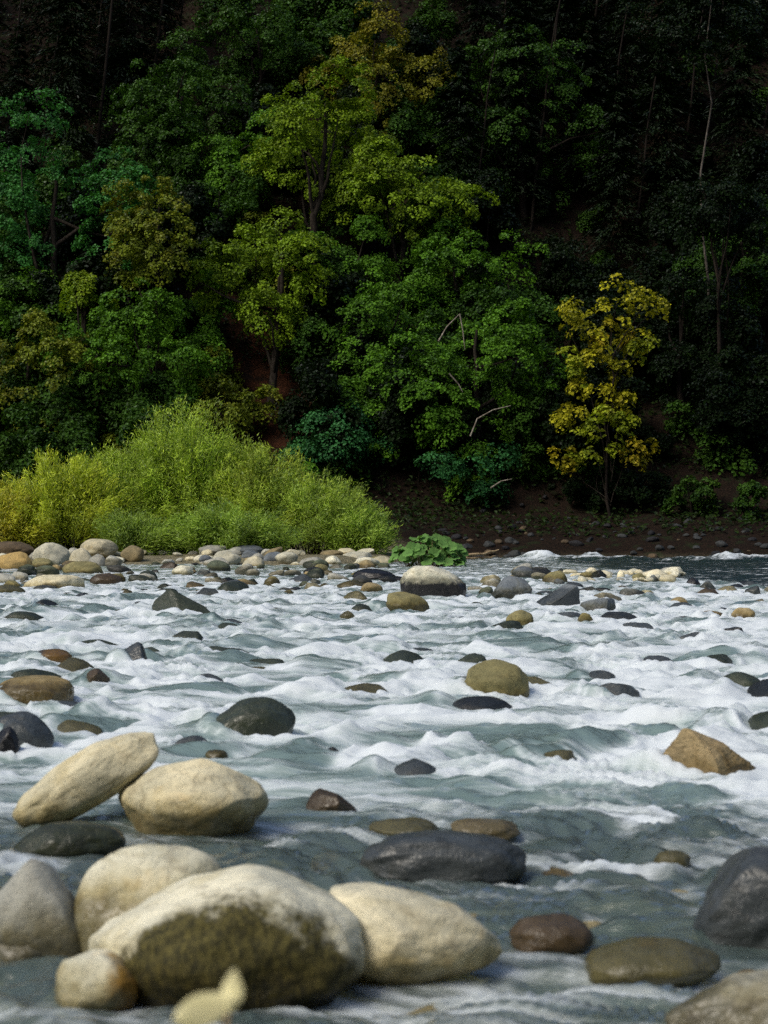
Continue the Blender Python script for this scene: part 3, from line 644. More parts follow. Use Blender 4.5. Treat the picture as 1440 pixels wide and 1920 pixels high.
ft = m.n('BsdfTranslucent'); ft.inputs[0].default_value = rgb(0.8, 0.84, 0.84)
fm = m.n('MixShader'); fm.inputs[0].default_value = 0.2; m.l(fd.outputs[0], fm.inputs[1]); m.l(ft.outputs[0], fm.inputs[2])
u3 = m.n('MixShader'); m.l(foam_f, u3.inputs[0]); m.l(u2.outputs[0], u3.inputs[1]); m.l(fm.outputs[0], u3.inputs[2])
m.shade(u3.outputs[0])
link('river_water', me, m.m, kind='structure')

# ------------------------------------------------------------------ foliage
def leaf_quads(C, Nn, L, Wd, rng, fold=0.18, along=None):
    n = len(C)
    Nn = Nn / (np.linalg.norm(Nn, axis=1)[:, None] + 1e-9)
    t = rng.normal(size=(n, 3)) if along is None else along + rng.normal(size=(n, 3)) * 0.25
    t = t - Nn * (t * Nn).sum(1)[:, None]; t /= np.linalg.norm(t, axis=1)[:, None] + 1e-9
    s = np.cross(Nn, t)
    L = np.broadcast_to(L, (n,))[:, None]; Wd = np.broadcast_to(Wd, (n,))[:, None]
    a = C - t * L * 0.5; c = C + t * L * 0.5
    b = C + s * Wd * 0.5 - t * L * 0.08 + Nn * L * fold; d_ = C - s * Wd * 0.5 - t * L * 0.08 + Nn * L * fold
    V = np.stack([a, b, c, d_], 1).reshape(-1, 3)
    F = np.arange(n * 4).reshape(n, 4)
    return V, F
def crown_mesh(seed, rx, ry, rz, clumps, per, leaf=0.22, clump_r=0.75, lobes=9, droop=0.4, upbias=0.25):
    rng = np.random.RandomState(seed)
    dirs = rng.normal(size=(lobes, 3)); dirs /= np.linalg.norm(dirs, axis=1)[:, None]
    dirs[:, 2] = dirs[:, 2] * 0.9 + 0.08
    Lc = dirs * rng.uniform(0.42, 0.86, (lobes, 1)) * np.array([rx, ry, rz]); Lr = rng.uniform(0.22, 0.42, lobes)
    Lc = np.vstack([Lc, [[0, 0, 0]]]); Lr = np.append(Lr, 0.50)
    cl, cn = [], []
    while len(cl) < clumps:
        k = rng.randint(len(Lc)); v = rng.normal(size=3); v /= np.linalg.norm(v)
        v[2] = v[2] * 0.9 + upbias; v /= np.linalg.norm(v)
        p = Lc[k] + v * Lr[k] * np.array([rx, ry, rz]) * rng.uniform(0.75, 1.08)
        q = (p - Lc) / (Lr[:, None] * np.array([rx, ry, rz]))
        if (np.linalg.norm(q, axis=1) < 0.62).any(): continue
        cl.append(p); cn.append(v)
    cl = np.array(cl); cn = np.array(cn)
    n = clumps * per; ci = np.repeat(np.arange(clumps), per)
    R = rng.uniform(0.6, 1.25, clumps)[ci] * clump_r
    th = rng.uniform(0, 2 * math.pi, n); r = np.sqrt(rng.uniform(0, 1, n)); el = rng.uniform(0.55, 1.0, clumps)[ci]; ph = rng.uniform(0, math.pi, clumps)[ci]
    lx, ly = r * np.cos(th), r * np.sin(th) * el
    lx, ly = lx * np.cos(ph) - ly * np.sin(ph), lx * np.sin(ph) + ly * np.cos(ph)
    up = cn * 0.65 + np.array([0, 0, 0.75]); up /= np.linalg.norm(up, axis=1)[:, None]
    a = np.cross(up, np.array([0.3, 0.9, 0.1])); a /= np.linalg.norm(a, axis=1)[:, None]; b = np.cross(up, a)
    lz = -droop * r ** 2 + rng.normal(0, 0.16, n)
    C = cl[ci] + (a[ci] * lx[:, None] + b[ci] * ly[:, None] + up[ci] * lz[:, None]) * R[:, None]
    Nn = up[ci] + (a[ci] * lx[:, None] + b[ci] * ly[:, None]) * 0.7 + rng.normal(size=(n, 3)) * 0.42
    L = leaf * rng.uniform(0.65, 1.25, n)
    V, F = leaf_quads(C, Nn, L, L * rng.uniform(0.7, 0.95, n), rng)
    me = mesh_np('crown', V, F, smooth=False)
    tint = np.clip(rng.uniform(0.15, 0.85, clumps)[ci] + rng.normal(0, 0.22, n), 0, 1)
    hz = C[:, 2] / rz
    warm = np.clip(rng.uniform(-0.6, 0.9, clumps)[ci] + 0.35 * hz + rng.normal(0, 0.25, n), 0, 1)
    attr(me, 'tint', np.repeat(tint, 4)); attr(me, 'warm', np.repeat(warm, 4))
    me.materials.append(M_LEAF)
    return me, Lc
def conifer_mesh(seed, h, r, layers=24, per=7, spray=26, leaf=0.24):
    rng = np.random.RandomState(seed); C, N, A, tn = [], [], [], []
    for i in range(layers):
        f = (i + rng.uniform(-.3, .3)) / layers; z = h * (0.12 + 0.88 * f); rr = r * (1 - f) ** 0.85 + 0.12
        for k in range(per):
            a = rng.uniform(0, 6.28); ln = rr * rng.uniform(0.7, 1.15); tone = rng.uniform(0, 1)
            for q in range(spray):
                s = rng.uniform(0.15, 1) ; w = (1 - s * 0.6) * 0.30 * ln
                off = rng.normal(0, 0.5) * w
                x = math.cos(a) * ln * s - math.sin(a) * off; y = math.sin(a) * ln * s + math.cos(a) * off
                C.append((x, y, z - 0.42 * ln * s ** 1.4 - abs(off) * 0.3 + rng.normal(0, .06))); N.append((math.cos(a) * .35 + rng.normal(0, .3), math.sin(a) * .35 + rng.normal(0, .3), 1)); A.append((math.cos(a) - math.sin(a) * off, math.sin(a) + math.cos(a) * off, -0.5)); tn.append(tone)
    C = np.array(C); V, F = leaf_quads(C, np.array(N), leaf * rng.uniform(.8, 1.6, len(C)), leaf * 0.34, rng, 0.05, np.array(A))
    me = mesh_np('crown', V, F, smooth=False)
    attr(me, 'tint', np.repeat(np.clip(np.array(tn) + rng.normal(0, .2, len(C)), 0, 1), 4)); attr(me, 'warm', np.zeros(len(V)))
    me.materials.append(M_NEEDLE); return me

def on_slope(px, pyb, margin):                                       # distance at which the ground lies `margin` below the crown's lowest point
    d = 97.0
    while d < 170:
        x = (px - 720) * d / FPX; zb = CAM_H + (HORIZON - pyb) * d / FPX
        if float(ground_z(x, d)) + margin >= zb: break
        d += 0.25
    return d
def limb_path(p0, p1, rng, bow=0.12, n=7):
    p0 = np.array(p0, float); p1 = np.array(p1, float); t = np.linspace(0, 1, n)[:, None]
    L = np.linalg.norm(p1 - p0); w = rng.normal(size=3) * bow * L
    return p0 + (p1 - p0) * t + w * (t * (1 - t)) * 2 + rng.normal(size=(n, 3)) * L * 0.012 * np.minimum(t * 4, 1)
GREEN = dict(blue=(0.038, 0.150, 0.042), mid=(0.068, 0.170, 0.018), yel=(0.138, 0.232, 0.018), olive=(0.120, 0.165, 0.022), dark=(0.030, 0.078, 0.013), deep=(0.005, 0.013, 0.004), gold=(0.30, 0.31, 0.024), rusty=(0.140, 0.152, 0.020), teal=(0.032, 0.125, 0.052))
def tree(cx, cy, w, h, green, label, seed, margin=2.0, warm=0.15, tr=1.0, fwd=0.0, clumps=110, per=76, leaf=0.18, dist=None, limbs=5, bark=None, name='maple_tree', cat='tree', clump_r=0.66, lobes=15, group=None, droop=0.45):
    w *= 1.34; h *= 1.26; clumps = int(clumps * 1.5)
    d = dist or on_slope(cx, cy + h / 2, margin) - fwd
    x = (cx - 720) * d / FPX; z = CAM_H + (HORIZON - cy) * d / FPX
    rx = w * d / FPX / 2; rz = h * d / FPX / 2; ry = min(rx * 0.85, 3.5)
    y = d + ry * 0.3; gz_ = float(ground_z(x, y)) - 0.15
    rng = np.random.RandomState(seed + 5)
    root = empty(name, (x, y, gz_)); tag(root, label, cat, group)
    for k_, v_ in TSHORT.items():
        if label.startswith(k_): LMT.append((cx, cy, v_)); break
    cm, Lc = crown_mesh(seed, rx, ry, rz, clumps, per, leaf, clump_r, lobes, droop)
    co = link('crown', cm, None, root, (0, 0, z - gz_)); co.color = (*GREEN[green], warm)
    H = z - gz_ + rz * 0.55; r0 = tr * (0.024 * H + 0.05) * (0.28 if green == 'gold' else 1)
    tp = limb_path((0, 0, 0), (rng.normal(0, .4), rng.normal(0, .3), H), rng, 0.06, 9)
    V, F = tube(tp, np.linspace(r0, r0 * 0.25, 9), 8)
    link('trunk', mesh_np('trunk', V, F), bark or (M_DEEPBARK if green in ('deep', 'dark') else M_BARK), root)
    for k in range(limbs):
        i = 2 + int(rng.randint(0, 5)); c = Lc[k % len(Lc)] * 1.15 + np.array([0, 0, z - gz_])
        lp = limb_path(tp[i], c, rng, 0.15)
        V, F = tube(lp, np.linspace(r0 * 0.42, 0.02, 7), 6)
        link('limb', mesh_np('limb', V, F), bark or (M_DEEPBARK if green in ('deep', 'dark') else M_BARK), root)
    return root
T_ = tree
T_(95, 415, 290, 380, 'blue', 'tall blue green maple with a domed top, above the willow thicket', 1, 1.5, 0.05, clumps=190)
T_(275, 452, 185, 180, 'olive', 'small maple turning orange at its top beside the blue green one', 2, 1.5, 0.30, fwd=5, clumps=90, clump_r=0.6)
T_(165, 545, 110, 90, 'yel', 'low yellow green sapling below the orange topped maple', 3, 1.0, 0.2, fwd=5, clumps=40, clump_r=0.5)
T_(50, 730, 230, 260, 'olive', 'olive maple behind the yellowish end of the willow', 4, 1.0, 0.25, clumps=120)
T_(262, 680, 290, 240, 'mid', 'broad mid green maple right above the willow top', 5, 1.0, 0.05, clumps=150)
T_(590, 290, 260, 300, 'yel', 'yellow green maple with stepped layers in the middle of the slope', 6, 1.5, 0.12, fwd=1.5, clumps=190)
T_(700, 150, 210, 230, 'rusty', 'brownish maple high in the middle of the slope', 7, 1.5, 0.22, clumps=120)
T_(755, 370, 250, 150, 'yel', 'brightest yellow green maple with flat spreading layers', 8, 1.2, 0.1, fwd=4, clumps=130)
T_(505, 520, 230, 230, 'yel', 'bright yellow green maple over the red bare earth', 9, 1.0, 0.08, fwd=3, clumps=140)
T_(860, 530, 220, 220, 'mid', 'fresh green maple left of the black hollow', 10, 1.0, 0.02, clumps=130)
T_(985, 220, 260, 290, 'dark', 'dark green tree high beside the black hollow', 11, 1.5, 0.02, clumps=150)
alder = T_(890, 730, 260, 330, 'mid', 'tall dense green alder hanging over the bank with bare pale branches', 12, 0.6, 0.02, clumps=190)
T_(690, 660, 200, 220, 'mid', 'mid green maple between the red bare earth and the alder', 13, 1.0, 0.03, clumps=120)
T_(645, 830, 220, 130, 'teal', 'low teal green maple just behind the thin end of the willow', 14, 0.4, 0.0, clumps=100)
T_(1385, 500, 190, 230, 'dark', 'dark green maple with drooping layers right of the yellow tree', 15, 1.2, 0.02, clumps=130)
T_(335, 225, 240, 250, 'dark', 'dark green maple behind the blue green domed one', 16, 1.5, 0.1, clumps=120)
T_(480, 100, 250, 170, 'dark', 'dark green maple near the top of the slope under the conifers', 17, 1.5, 0.05, clumps=110)
T_(400, 760, 170, 110, 'olive', 'low brownish green shrub tree behind the willow crest', 18, 0.4, 0.3, clumps=60)
T_(880, 880, 190, 100, 'teal', 'lowest dark teal bush hanging over the far waterline', 19, 0.3, 0.0, clumps=70)
T_(400, 420, 200, 200, 'dark', 'shaded maple between the orange topped and the stepped yellow green ones', 41, 1.5, 0.05, fwd=-2)
T_(620, 500, 210, 190, 'mid', 'mid green maple under the stepped yellow green one', 42, 1.2, 0.05)
T_(770, 600, 180, 160, 'mid', 'mid green maple between the fresh green one and the red earth', 43, 1.0, 0.02)
T_(580, 650, 170, 130, 'dark', 'low dark maple just right of the red bare earth', 44, 0.6, 0.05, clumps=80)
T_(450, 310, 160, 180, 'mid', 'mid green maple tucked behind the left of the stepped yellow green one', 45, 1.5, 0.05)
T_(960, 600, 180, 200, 'dark', 'dark maple on the near side of the black hollow', 46, 1.0, 0.0)
T_(730, 770, 210, 150, 'mid', 'green maple whose branches hang over the shaded bank near the leafy plant', 47, 0.5, 0.0)
T_(25, 590, 170, 170, 'mid', 'mid green maple at the very edge under the domed blue green one', 48, 1.0, 0.05)
T_(160, 630, 170, 140, 'mid', 'mid green maple under the yellow green sapling', 49, 0.8, 0.05)
T_(340, 600, 170, 170, 'mid', 'fresh maple beside the red bare earth, left of it', 50, 0.9, 0.08)
T_(860, 330, 200, 170, 'dark', 'dark maple between the brightest maple and the high dark tree', 51, 1.5, 0.02, fwd=-3)
T_(1000, 780, 130, 200, 'dark', 'dark narrow tree squeezed between the alder and the yellow tree', 52, 0.5, 0.0, clumps=80)
T_(1290, 640, 170, 220, 'deep', 'very dark tree right behind the yellow tree', 53, 1.0, 0.0)
T_(1400, 760, 170, 200, 'deep', 'very dark tree low at the right end of the bank', 54, 0.6, 0.0)
T_(1300, 925, 90, 70, 'dark', 'small bush alone on the dark stony bank', 55, 0.1, 0.3, clumps=26, limbs=2, clump_r=0.45)
T_(1420, 940, 80, 60, 'dark', 'little green bush at the end of the stony bank', 56, 0.1, 0.1, clumps=22, limbs=2, clump_r=0.4)
T_(1340, 20, 260, 180, 'deep', 'tall dark tree with a slim pale trunk showing in the upper shade', 57, 2.0, 0.0, tr=0.17, bark=M_GREYBARK, dist=109, limbs=0)
T_(1365, 390, 150, 150, 'deep', 'dark tree hiding the foot of the slim pale trunk', 58, 2.0, 0.0, tr=0.4, dist=106.5, clumps=90)
T_(1120, 925, 110, 60, 'deep', 'dark low shrub at the foot of the yellow tree', 59, 0.1, 0.0, clumps=40, limbs=2, clump_r=0.45)
T_(1200, 915, 90, 70, 'deep', 'dark low shrub beside the foot of the yellow tree', 60, 0.1, 0.0, clumps=34, limbs=2, clump_r=0.45)
# bare pale branches showing on the face of the alder
for pth in (((822, 640), (838, 612), (862, 588)), ((862, 588), (868, 620), (872, 655)), ((882, 818), (895, 785), (925, 768), (958, 760)), ((920, 915), (940, 902), (960, 898)), ((842, 700), (860, 720), (868, 735))):
    dd = alder.location.y - 4.2
    pts = np.array([((a - 720) * dd / FPX, dd + 0.1 * i, CAM_H + (HORIZON - b) * dd / FPX) for i, (a, b) in enumerate(pth)]) - np.array(alder.location)
    V, F = tube(pts, np.linspace(0.045, 0.02, len(pts)), 6); link('bare_branch', mesh_np('bare_branch', V, F), M_PALEBARK, alder)
# the yellow tree: loose, in separate sprays of large leaves
yt = T_(1150, 600, 180, 150, 'gold', 'bright yellow autumn maple with loose sprays against the dark slope', 20, 3.0, 0.06, clumps=36, per=27, leaf=0.22, dist=101.5, limbs=4, clump_r=0.5, lobes=6)
d = yt.location.y
for c in yt.children:
    if c.name.startswith('trunk'): c.data.materials[0] = M_DEEPBARK
for (cx, cy, w, h, n, sd_) in ((1120, 700, 170, 110, 44, 21), (1130, 805, 200, 120, 46, 22), (1045, 850, 80, 70, 14, 23), (1075, 610, 90, 60, 14, 24), (1195, 650, 90, 80, 16, 25), (1185, 850, 90, 90, 18, 26), (1140, 755, 150, 90, 30, 27), (1085, 690, 100, 90, 20, 28), (1160, 640, 110, 90, 22, 29), (1075, 780, 90, 90, 18, 30), (1100, 860, 110, 70, 16, 31)):
    rx, rz = w * d / FPX / 2, h * d / FPX / 2
    cm, _ = crown_mesh(sd_, rx, rx * 0.7, rz, int(n * 0.85), 25, 0.22, 0.42, 5, 0.65)
    o = link('crown', cm, None, yt, ((cx - 720) * d / FPX - yt.location.x, 0.0, CAM_H + (HORIZON - cy) * d / FPX - yt.location.z)); o.color = ((0.28, 0.29, 0.024, 0.12), (0.20, 0.265, 0.024, 0.2), (0.30, 0.28, 0.026, 0.2))[sd_ % 3]
rng = np.random.RandomState(77)
for (cx, cy) in ((1045, 850), (1130, 870), (1120, 860), (1185, 850), (1100, 720), (1195, 660)):
    e = np.array([(cx - 720) * d / FPX - yt.location.x, 0, CAM_H + (HORIZON - cy) * d / FPX - yt.location.z])
    V, F = tube(limb_path((0, 0.1, max(e[2] * 0.3, 0.1)), e, rng, 0.2), np.linspace(0.03, 0.008, 7), 6)
    link('limb', mesh_np('limb', V, F), M_BARK, yt)

# dark trees of the upper slope and of the shade: copies of a few kinds, each with its own trunk and crown
rng = np.random.RandomState(5)
con = [(conifer_mesh(60 + k, 13 + k * 2, 2.9 + 0.3 * k, 30, 8, 40, 0.30), 13 + k * 2) for k in range(3)]
dec = [crown_mesh(80 + k, 2.9, 2.6, 3.4, 130, 60, 0.24, 0.85)[0] for k in range(3)]
V, F = tube(limb_path((0, 0, -0.3), (0.2, 0, 1.0), np.random.RandomState(1), 0.02, 6), np.linspace(0.009, 0.003, 6), 7)
trunk_unit = mesh_np('trunk', V, F); trunk_unit.materials.append(M_DEEPBARK)
def filler(x, y, kind, label, group, col, k, sc=1.0):
    z = float(ground_z(x, y)) - 0.1
    root = empty('conifer_tree' if kind == 'c' else 'shade_tree', (x, y, z)); tag(root, label, 'tree', group)
    if kind == 'c': me, H = con[k % 3]; loc = (0, 0, 0)
    else: me, H = dec[k % 3], 6.5; loc = (0, 0, 3.9 * sc)
    c = link('crown', me, None, root, loc); c.scale = (sc,) * 3; c.rotation_euler = (0, 0, rng.uniform(0, 6.28)); c.color = (*GREEN[col], 0.1)
    t = link('trunk', trunk_unit, None, root); t.scale = (H * sc * 0.95,) * 3
    return root
for d in np.arange(101.5, 166, 4.6):
    for x in np.arange(-0.235 * d, 0.2351 * d, 4.3):
        xx, yy = x + rng.uniform(-1.5, 1.5), d + rng.uniform(-1.6, 1.6)
        px = 720 + xx / yy * FPX
        if d < 116 and 400 < px < 555: continue                    # the bare red earth
        if d < 103 and px > 560: continue                          # the open bank
        if d > 122 and (px < 420 or px > 860 or d > 138):
            if rng.rand() < (0.5 if px < 860 else 0.15): continue
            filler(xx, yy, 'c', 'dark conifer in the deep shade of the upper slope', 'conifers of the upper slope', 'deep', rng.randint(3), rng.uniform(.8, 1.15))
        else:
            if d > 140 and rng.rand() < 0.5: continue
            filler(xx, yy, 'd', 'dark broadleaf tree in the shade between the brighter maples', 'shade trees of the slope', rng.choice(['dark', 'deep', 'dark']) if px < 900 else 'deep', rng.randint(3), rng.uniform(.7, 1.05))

shr = [crown_mesh(120 + k, 1.9, 1.6, 1.35, 52, 70, 0.19, 0.6, 8)[0] for k in range(3)]
for d in np.arange(99.5, 134, 3.3):
    for x in np.arange(-0.225 * d, 0.2251 * d, 3.5):
        xx, yy = x + rng.uniform(-1.2, 1.2), d + rng.uniform(-1.2, 1.2); px = 720 + xx / yy * FPX
        if px > 600 and d < 104: continue
        if (xx + 6.4) ** 2 / 2.4 + (yy - 110) ** 2 / 22 < 1: continue
        root = empty('understory_shrub', (xx, yy, float(ground_z(xx, yy)) + 0.5)); tag(root, 'leafy shrub filling the gaps under the trees of the slope', 'shrub', 'understory shrubs of the slope')
        c = link('crown', shr[rng.randint(3)], None, root); c.scale = (rng.uniform(.7, 1.25),) * 3; c.rotation_euler = (0, 0, rng.uniform(0, 6.28))
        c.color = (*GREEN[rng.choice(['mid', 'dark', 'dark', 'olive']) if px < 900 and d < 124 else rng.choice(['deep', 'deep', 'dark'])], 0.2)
# undergrowth that nobody could count, over the whole slope
rng = np.random.RandomState(9)
n = 75000
x = rng.uniform(-36, 36, n); s = 3.5 + 72 * rng.uniform(0, 1, n) ** 1.3; y = bank_edge(x) + s
keep = (rng.uniform(0, 1, n) < sstep(1.5, 9, s)) & (perlin2(x * 0.35, y * 0.35, 12) > -0.25 + 0.6 * ((np.abs(x + 6.5) < 3) & (s > 6) & (s < 18)))
x, y = x[keep], y[keep]; z = ground_z(x, y) + np.abs(rng.normal(0, 0.35, len(x)))
V, F = leaf_quads(np.stack([x, y, z], 1), np.stack([rng.normal(0, .5, len(x)), rng.normal(-.4, .5, len(x)), np.ones(len(x))], 1), 0.30 * rng.uniform(.6, 1.3, len(x)), 0.2, rng)
me = mesh_np('undergrowth', V, F, False); attr(me, 'tint', np.repeat(rng.uniform(0, 1, len(x)), 4)); attr(me, 'warm', np.repeat(rng.uniform(0, 1, len(x)) ** 3, 4))
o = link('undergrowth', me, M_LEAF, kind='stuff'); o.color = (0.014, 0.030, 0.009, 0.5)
o['label'] = 'low dark leafy undergrowth and ferns covering the slope'

# ------------------------------------------------------------------ willow thicket
def willow(px, d, w, h, colour, label, seed, shoots=110, per=70, warm=0.3):
    rng = np.random.RandomState(seed)
    x = (px - 720) * d / FPX; g = float(ground_z(x, d)); W = w * d / FPX / 2; H = h * d / FPX
    root = empty('willow_bush', (x, d, g - 0.05)); tag(root, label, 'bush', 'willow bushes of the thicket on the bar')
    C, N, A, L, tn, wm, st = [], [], [], [], [], [], []
    for k in range(shoots):
        a = rng.uniform(0, 6.28); rr = math.sqrt(rng.uniform(0, 1)); bx, by = math.cos(a) * rr * W * 0.55, math.sin(a) * rr * W * 0.4
        lean = rr * rng.uniform(0.5, 1.1)
        ht = H * math.sqrt(max(1 - (rr * 0.92) ** 2, 0.08)) * rng.uniform(0.70, 1.0)
        end = np.array([bx + math.cos(a) * lean * W * 0.55 + rng.normal(0, .15), by + math.sin(a) * lean * W * 0.5, ht])
        p0 = np.array([bx * 0.6, by * 0.6, 0]); mid = (p0 + end) / 2 + np.array([0, 0, ht * 0.14]) - np.array([end[0] - p0[0], end[1] - p0[1], 0]) * 0.12
        tone = rng.uniform(0.1, 0.9); wa = rng.uniform(-0.5, 0.8)
        ts = np.linspace(0, 1, 6)[:, None]; path = (1 - ts) ** 2 * p0 + 2 * ts * (1 - ts) * mid + ts ** 2 * end
        st.append(tube(path, np.linspace(0.022, 0.004, 6), 4))
        nl = int(3.0 * per * rng.uniform(.7, 1.3)); t = rng.uniform(0.16, 1.0, nl) ** 0.8; t = t[:, None]
        pt = (1 - t) ** 2 * p0 + 2 * t * (1 - t) * mid + t ** 2 * end; tg = 2 * (1 - t) * (mid - p0) + 2 * t * (end - mid); tg /= np.linalg.norm(tg, axis=1)[:, None]
        off = rng.normal(size=(nl, 3)) * (0.32 * (1.12 - 0.72 * t))
        C.append(pt + off); A.append(tg * 0.9 + off * 1.0 + np.array([0, 0, 0.05])); N.append(rng.normal(size=(nl, 3)) * 0.8 + np.array([0, -0.3, 0.7]))
        L.append(rng.uniform(0.12, 0.27, nl)); tn.append(np.clip(tone + rng.normal(0, .2, nl), 0, 1)); wm.append(np.clip(wa + rng.normal(0, .3, nl), 0, 1))
    C, N, A, L = map(np.concatenate, (C, N, A, L))
    V, F = leaf_quads(C, N, L, L * 0.17, rng, 0.04, A)
    me = mesh_np('foliage', V, F, False); attr(me, 'tint', np.repeat(np.concatenate(tn), 4)); attr(me, 'warm', 0.55 * np.repeat(np.concatenate(wm), 4))
    o = link('foliage', me, M_WILLOW, root); o.color = (*[v * f for v, f in zip(colour, (2.45, 2.85, 1.7))], warm)
    V, F = join(st); o = link('twigs', mesh_np('twigs', V, F), M_BARK, root, kind='stuff')
    return root
willow(15, 80, 190, 150, (0.17, 0.16, 0.035), 'yellowing willow bush at the near end of the thicket', 1, 90, 80, 0.5)
willow(120, 81, 270, 205, (0.16, 0.175, 0.035), 'bushy yellow green willow next to the yellowing one', 2, 130, 90, 0.3)
willow(225, 83, 270, 230, (0.125, 0.155, 0.04), 'mid green willow between the yellow green bush and the crest', 3, 110, 80, 0.2)
willow(350, 84, 320, 305, (0.135, 0.17, 0.042), 'tallest willow bush forming the crest of the thicket', 4, 190, 90, 0.2)
willow(485, 83, 280, 230, (0.13, 0.155, 0.045), 'broad willow bush sloping down from the crest', 5, 140, 85, 0.3)
willow(590, 82, 270, 170, (0.12, 0.15, 0.05), 'lower grey green willow towards the leafy plant', 6, 110, 80, 0.2)
willow(680, 81, 150, 95, (0.11, 0.145, 0.05), 'lowest willow bush at the thin end of the thicket', 7, 70, 70, 0.1)
willow(430, 78.5, 260, 110, (0.095, 0.13, 0.042), 'dark low willow skirt in front of the crest', 8, 100, 80, 0.2)
willow(250, 78.5, 200, 85, (0.09, 0.12, 0.042), 'low willow shoots behind the biggest bar boulder', 9, 70, 70, 0.2)

# ------------------------------------------------------------------ broad leaved waterside plant
def lobed_leaf(r, n=22):
    V = [(0, 0, -0.12 * r)]
    for k in range(n):
        a = 2 * math.pi * k / n; rr = r * (1 - 0.16 * (k % 2) - 0.05 * math.sin(3 * a)); V.append((rr * math.cos(a), rr * math.sin(a), 0.10 * r * math.sin(4 * a) + 0.02 * r))
    F = [(0, 1 + k, 1 + (k + 1) % n) for k in range(n)]
    me = mesh_np('leaf', np.array(V), np.array(F), True); attr(me, 'tint', np.linspace(.3, .8, n + 1)); attr(me, 'warm', np.zeros(n + 1)); me.materials.append(M_LEAF); return me
lobes_me = [lobed_leaf(0.16), lobed_leaf(0.22)]
rng = np.random.RandomState(21)
px_, pd = 803, 68.5
x = (px_ - 720) * pd / FPX; g = float(ground_z(x, pd))
root = empty('leafy_plant', (x, pd, g - 0.1)); tag(root, 'bright green plant of big round leaves by the pale topped boulder', 'plant')
for k in range(150):
    a = rng.uniform(0, 6.28); rr = math.sqrt(rng.uniform(0, 1)); hz = (1.22 * math.sqrt(1 - 0.75 * rr * rr)) * rng.uniform(0.35, 1.0)
    e = np.array([math.cos(a) * rr * 1.30, math.sin(a) * rr * 1.0, hz - g])
    o = link('leaf', lobes_me[k % 2], None, root, tuple(e)); c = rng.uniform(.8, 1.25)
    o.rotation_euler = Vector((e[0] * .55 + rng.normal(0, .38), e[1] * .55 - .35 + rng.normal(0, .38), 0.8)).to_track_quat('Z', 'Y').to_euler(); o.color = (0.12 * c, 0.25 * c, 0.095 * c, 0)
    V, F = tube(limb_path((e[0] * .2, e[1] * .2, 0), e + np.array([0, 0, -.03]), rng, .1, 5), np.linspace(.014, .008, 5), 4)
    st = link('stalk', mesh_np('stalk', V, F), M_DRIFT, root)
# driftwood by the plant
for (p, q, lab) in (((868, 1042), (936, 1031), 'upper pale driftwood branch lying beside the leafy plant'), ((872, 1046), (932, 1043), 'lower crooked driftwood branch beside the leafy plant')):
    d = 88.0; a = ((p[0] - 720) * d / FPX, d, CAM_H + (HORIZON - p[1]) * d / FPX); b_ = ((q[0] - 720) * d / FPX, d + .8, CAM_H + (HORIZON - q[1]) * d / FPX)
    V, F = tube(limb_path(a, b_, rng, .05, 9), np.linspace(.075, .035, 9), 7)
    tag(link('driftwood_branch', mesh_np('driftwood_branch', V, F), M_DRIFT), lab, 'branch')

# pale bare branches in the alder, a pale leaning trunk and a birch-like trunk in the shade
def pole(path_px, d, r0, r1, mat, name, label, cat):
    pts = np.array([((a - 720) * d / FPX, d + 0.3 * i, CAM_H + (HORIZON - b) * d / FPX) for i, (a, b) in enumerate(path_px)])
    V, F = tube(pts, np.linspace(r0, r1, len(pts)), 7); return tag(link(name, mesh_np(name, V, F), mat), label, cat)
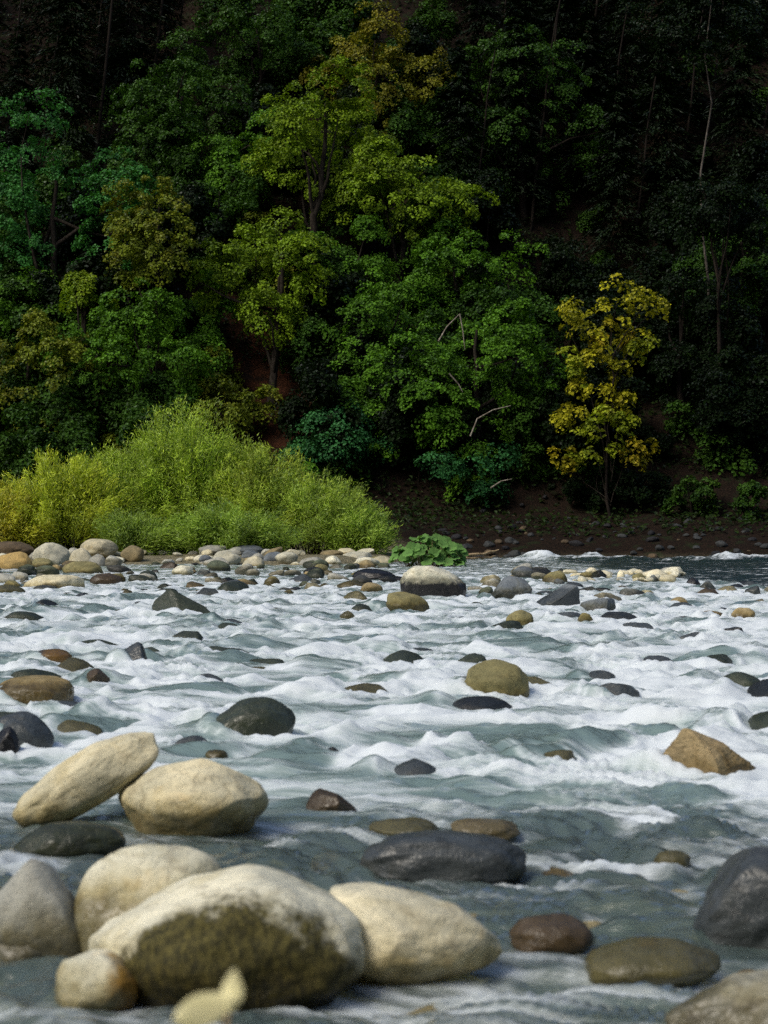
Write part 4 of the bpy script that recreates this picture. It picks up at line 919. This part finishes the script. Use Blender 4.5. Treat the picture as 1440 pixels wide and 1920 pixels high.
# near twig with a yellow leaf
x, y = at(392, 1990, 0.0); d = 1.75; x = (385 - 720) * d / FPX; zt = CAM_H - (1895 - HORIZON) * d / FPX
root = empty('streamside_plant', (x - 0.03, d, float(ground_z(x, d)))); tag(root, 'pale yellow leaf on a thin stalk, blurred close to the camera', 'plant')
rel = Vector((x, d, zt)) - root.location
m = NT('yellow_leaf'); b = m.n('BsdfPrincipled'); n1 = m.noise(m.n('TexCoord').outputs['Object'], 60, 3); m.l(m.mix(n1, rgb(.80, .74, .36), rgb(.88, .84, .55)), b.inputs['Base Color']); b.inputs['Roughness'].default_value = .6; m.shade(b.outputs[0])
for (sc, ax, ofs) in ((1.0, (1, 0, .42), (0, 0, 0)), (0.62, (.12, 0, 1), (.024, .004, .0175))):
    n = 9; t = np.linspace(0, 1, n); wd = np.sin(t ** 0.8 * math.pi) * 0.0165 * sc; ax = np.array(ax) / np.linalg.norm(ax); sdv = np.cross(ax, (0.15, 1, 0.2)); sdv /= np.linalg.norm(sdv)
    c0 = np.array(rel) + np.array(ofs) + (t[:, None] - .5) * ax * 0.067 * sc + np.array([0, 1, 0]) * (np.sin(t * 3) * .006)[:, None]
    V = np.concatenate([c0 - sdv * wd[:, None], c0 + np.array([0, -.003, .004]), c0 + sdv * wd[:, None]])
    F = [(r * n + i, r * n + i + 1, (r + 1) * n + i + 1, (r + 1) * n + i) for r in range(2) for i in range(n - 1)]
    link('leaf', mesh_np('leaf', V, np.array(F)), m.m, root)
V, F = tube(limb_path((0, 0, 0), np.array(rel) + np.array([0, .004, -.01]), rng, .05, 8), np.linspace(.004, .0022, 8), 6)
link('stalk', mesh_np('stalk', V, F), M_DRIFT, root)

# ------------------------------------------------------------------ labels of the repeats: what each looks like and what it lies next to
WORD = dict(slate='blue grey', green='dark green', dark='charcoal', pale='pale grey', rust='rusty')
def side(dx, dy):
    if abs(dx) > 1.8 * abs(dy): return 'downstream of' if dx > 0 else 'upstream of'
    return 'in front of' if dy > 0 else 'behind'
def tside(dx, dy):
    if abs(dx) > 1.0 * abs(dy): return 'to the right of' if dx > 0 else 'to the left of'
    return 'below' if dy > 0 else 'upslope of'
used = set()
def relabel(o, what, marks, fn, place):
    px, py = px_of(o)
    if what is None:
        colour, size = TONE[o.name]
        what = ('tiny ' if size < 17 else 'small ' if size < 32 else 'mid sized ' if size < 70 else 'large ') + WORD.get(colour, colour) + ' '
    near = sorted(marks, key=lambda q: (q[0] - px) ** 2 + 3 * (q[1] - py) ** 2)[:4]
    opts = [f"{what}{place} {fn(px - q[0], py - q[1])} {q[2]}" for q in near]
    pick = next((t for t in opts if t not in used), opts[0])
    used.add(pick); o['label'] = pick
for o in list(COL.objects):
    g_ = o.get('group')
    if g_ == 'wet cobbles in the riffles': relabel(o, None, LM, side, 'riffle cobble')
    elif g_ == 'half drowned rocks in the rapids': relabel(o, None, LM, side, 'half drowned wet rock')
    elif g_ == 'cobbles on the bar at the willow foot': relabel(o, None, LM, side, 'dry bar cobble')
    elif g_ == 'stones under the near water': relabel(o, None, LM, side, 'underwater stone')
    elif g_ == 'pale cobbles by the dark pool': relabel(o, None, LM, side, 'pool side cobble')
    elif g_ == 'shade trees of the slope': relabel(o, 'shaded ', LMT, tside, 'broadleaf tree')
    elif g_ == 'understory shrubs of the slope': relabel(o, 'leafy ', LMT, tside, 'shrub')
    elif g_ == 'conifers of the upper slope': relabel(o, 'dark ', LMT, tside, 'conifer in deep shade')
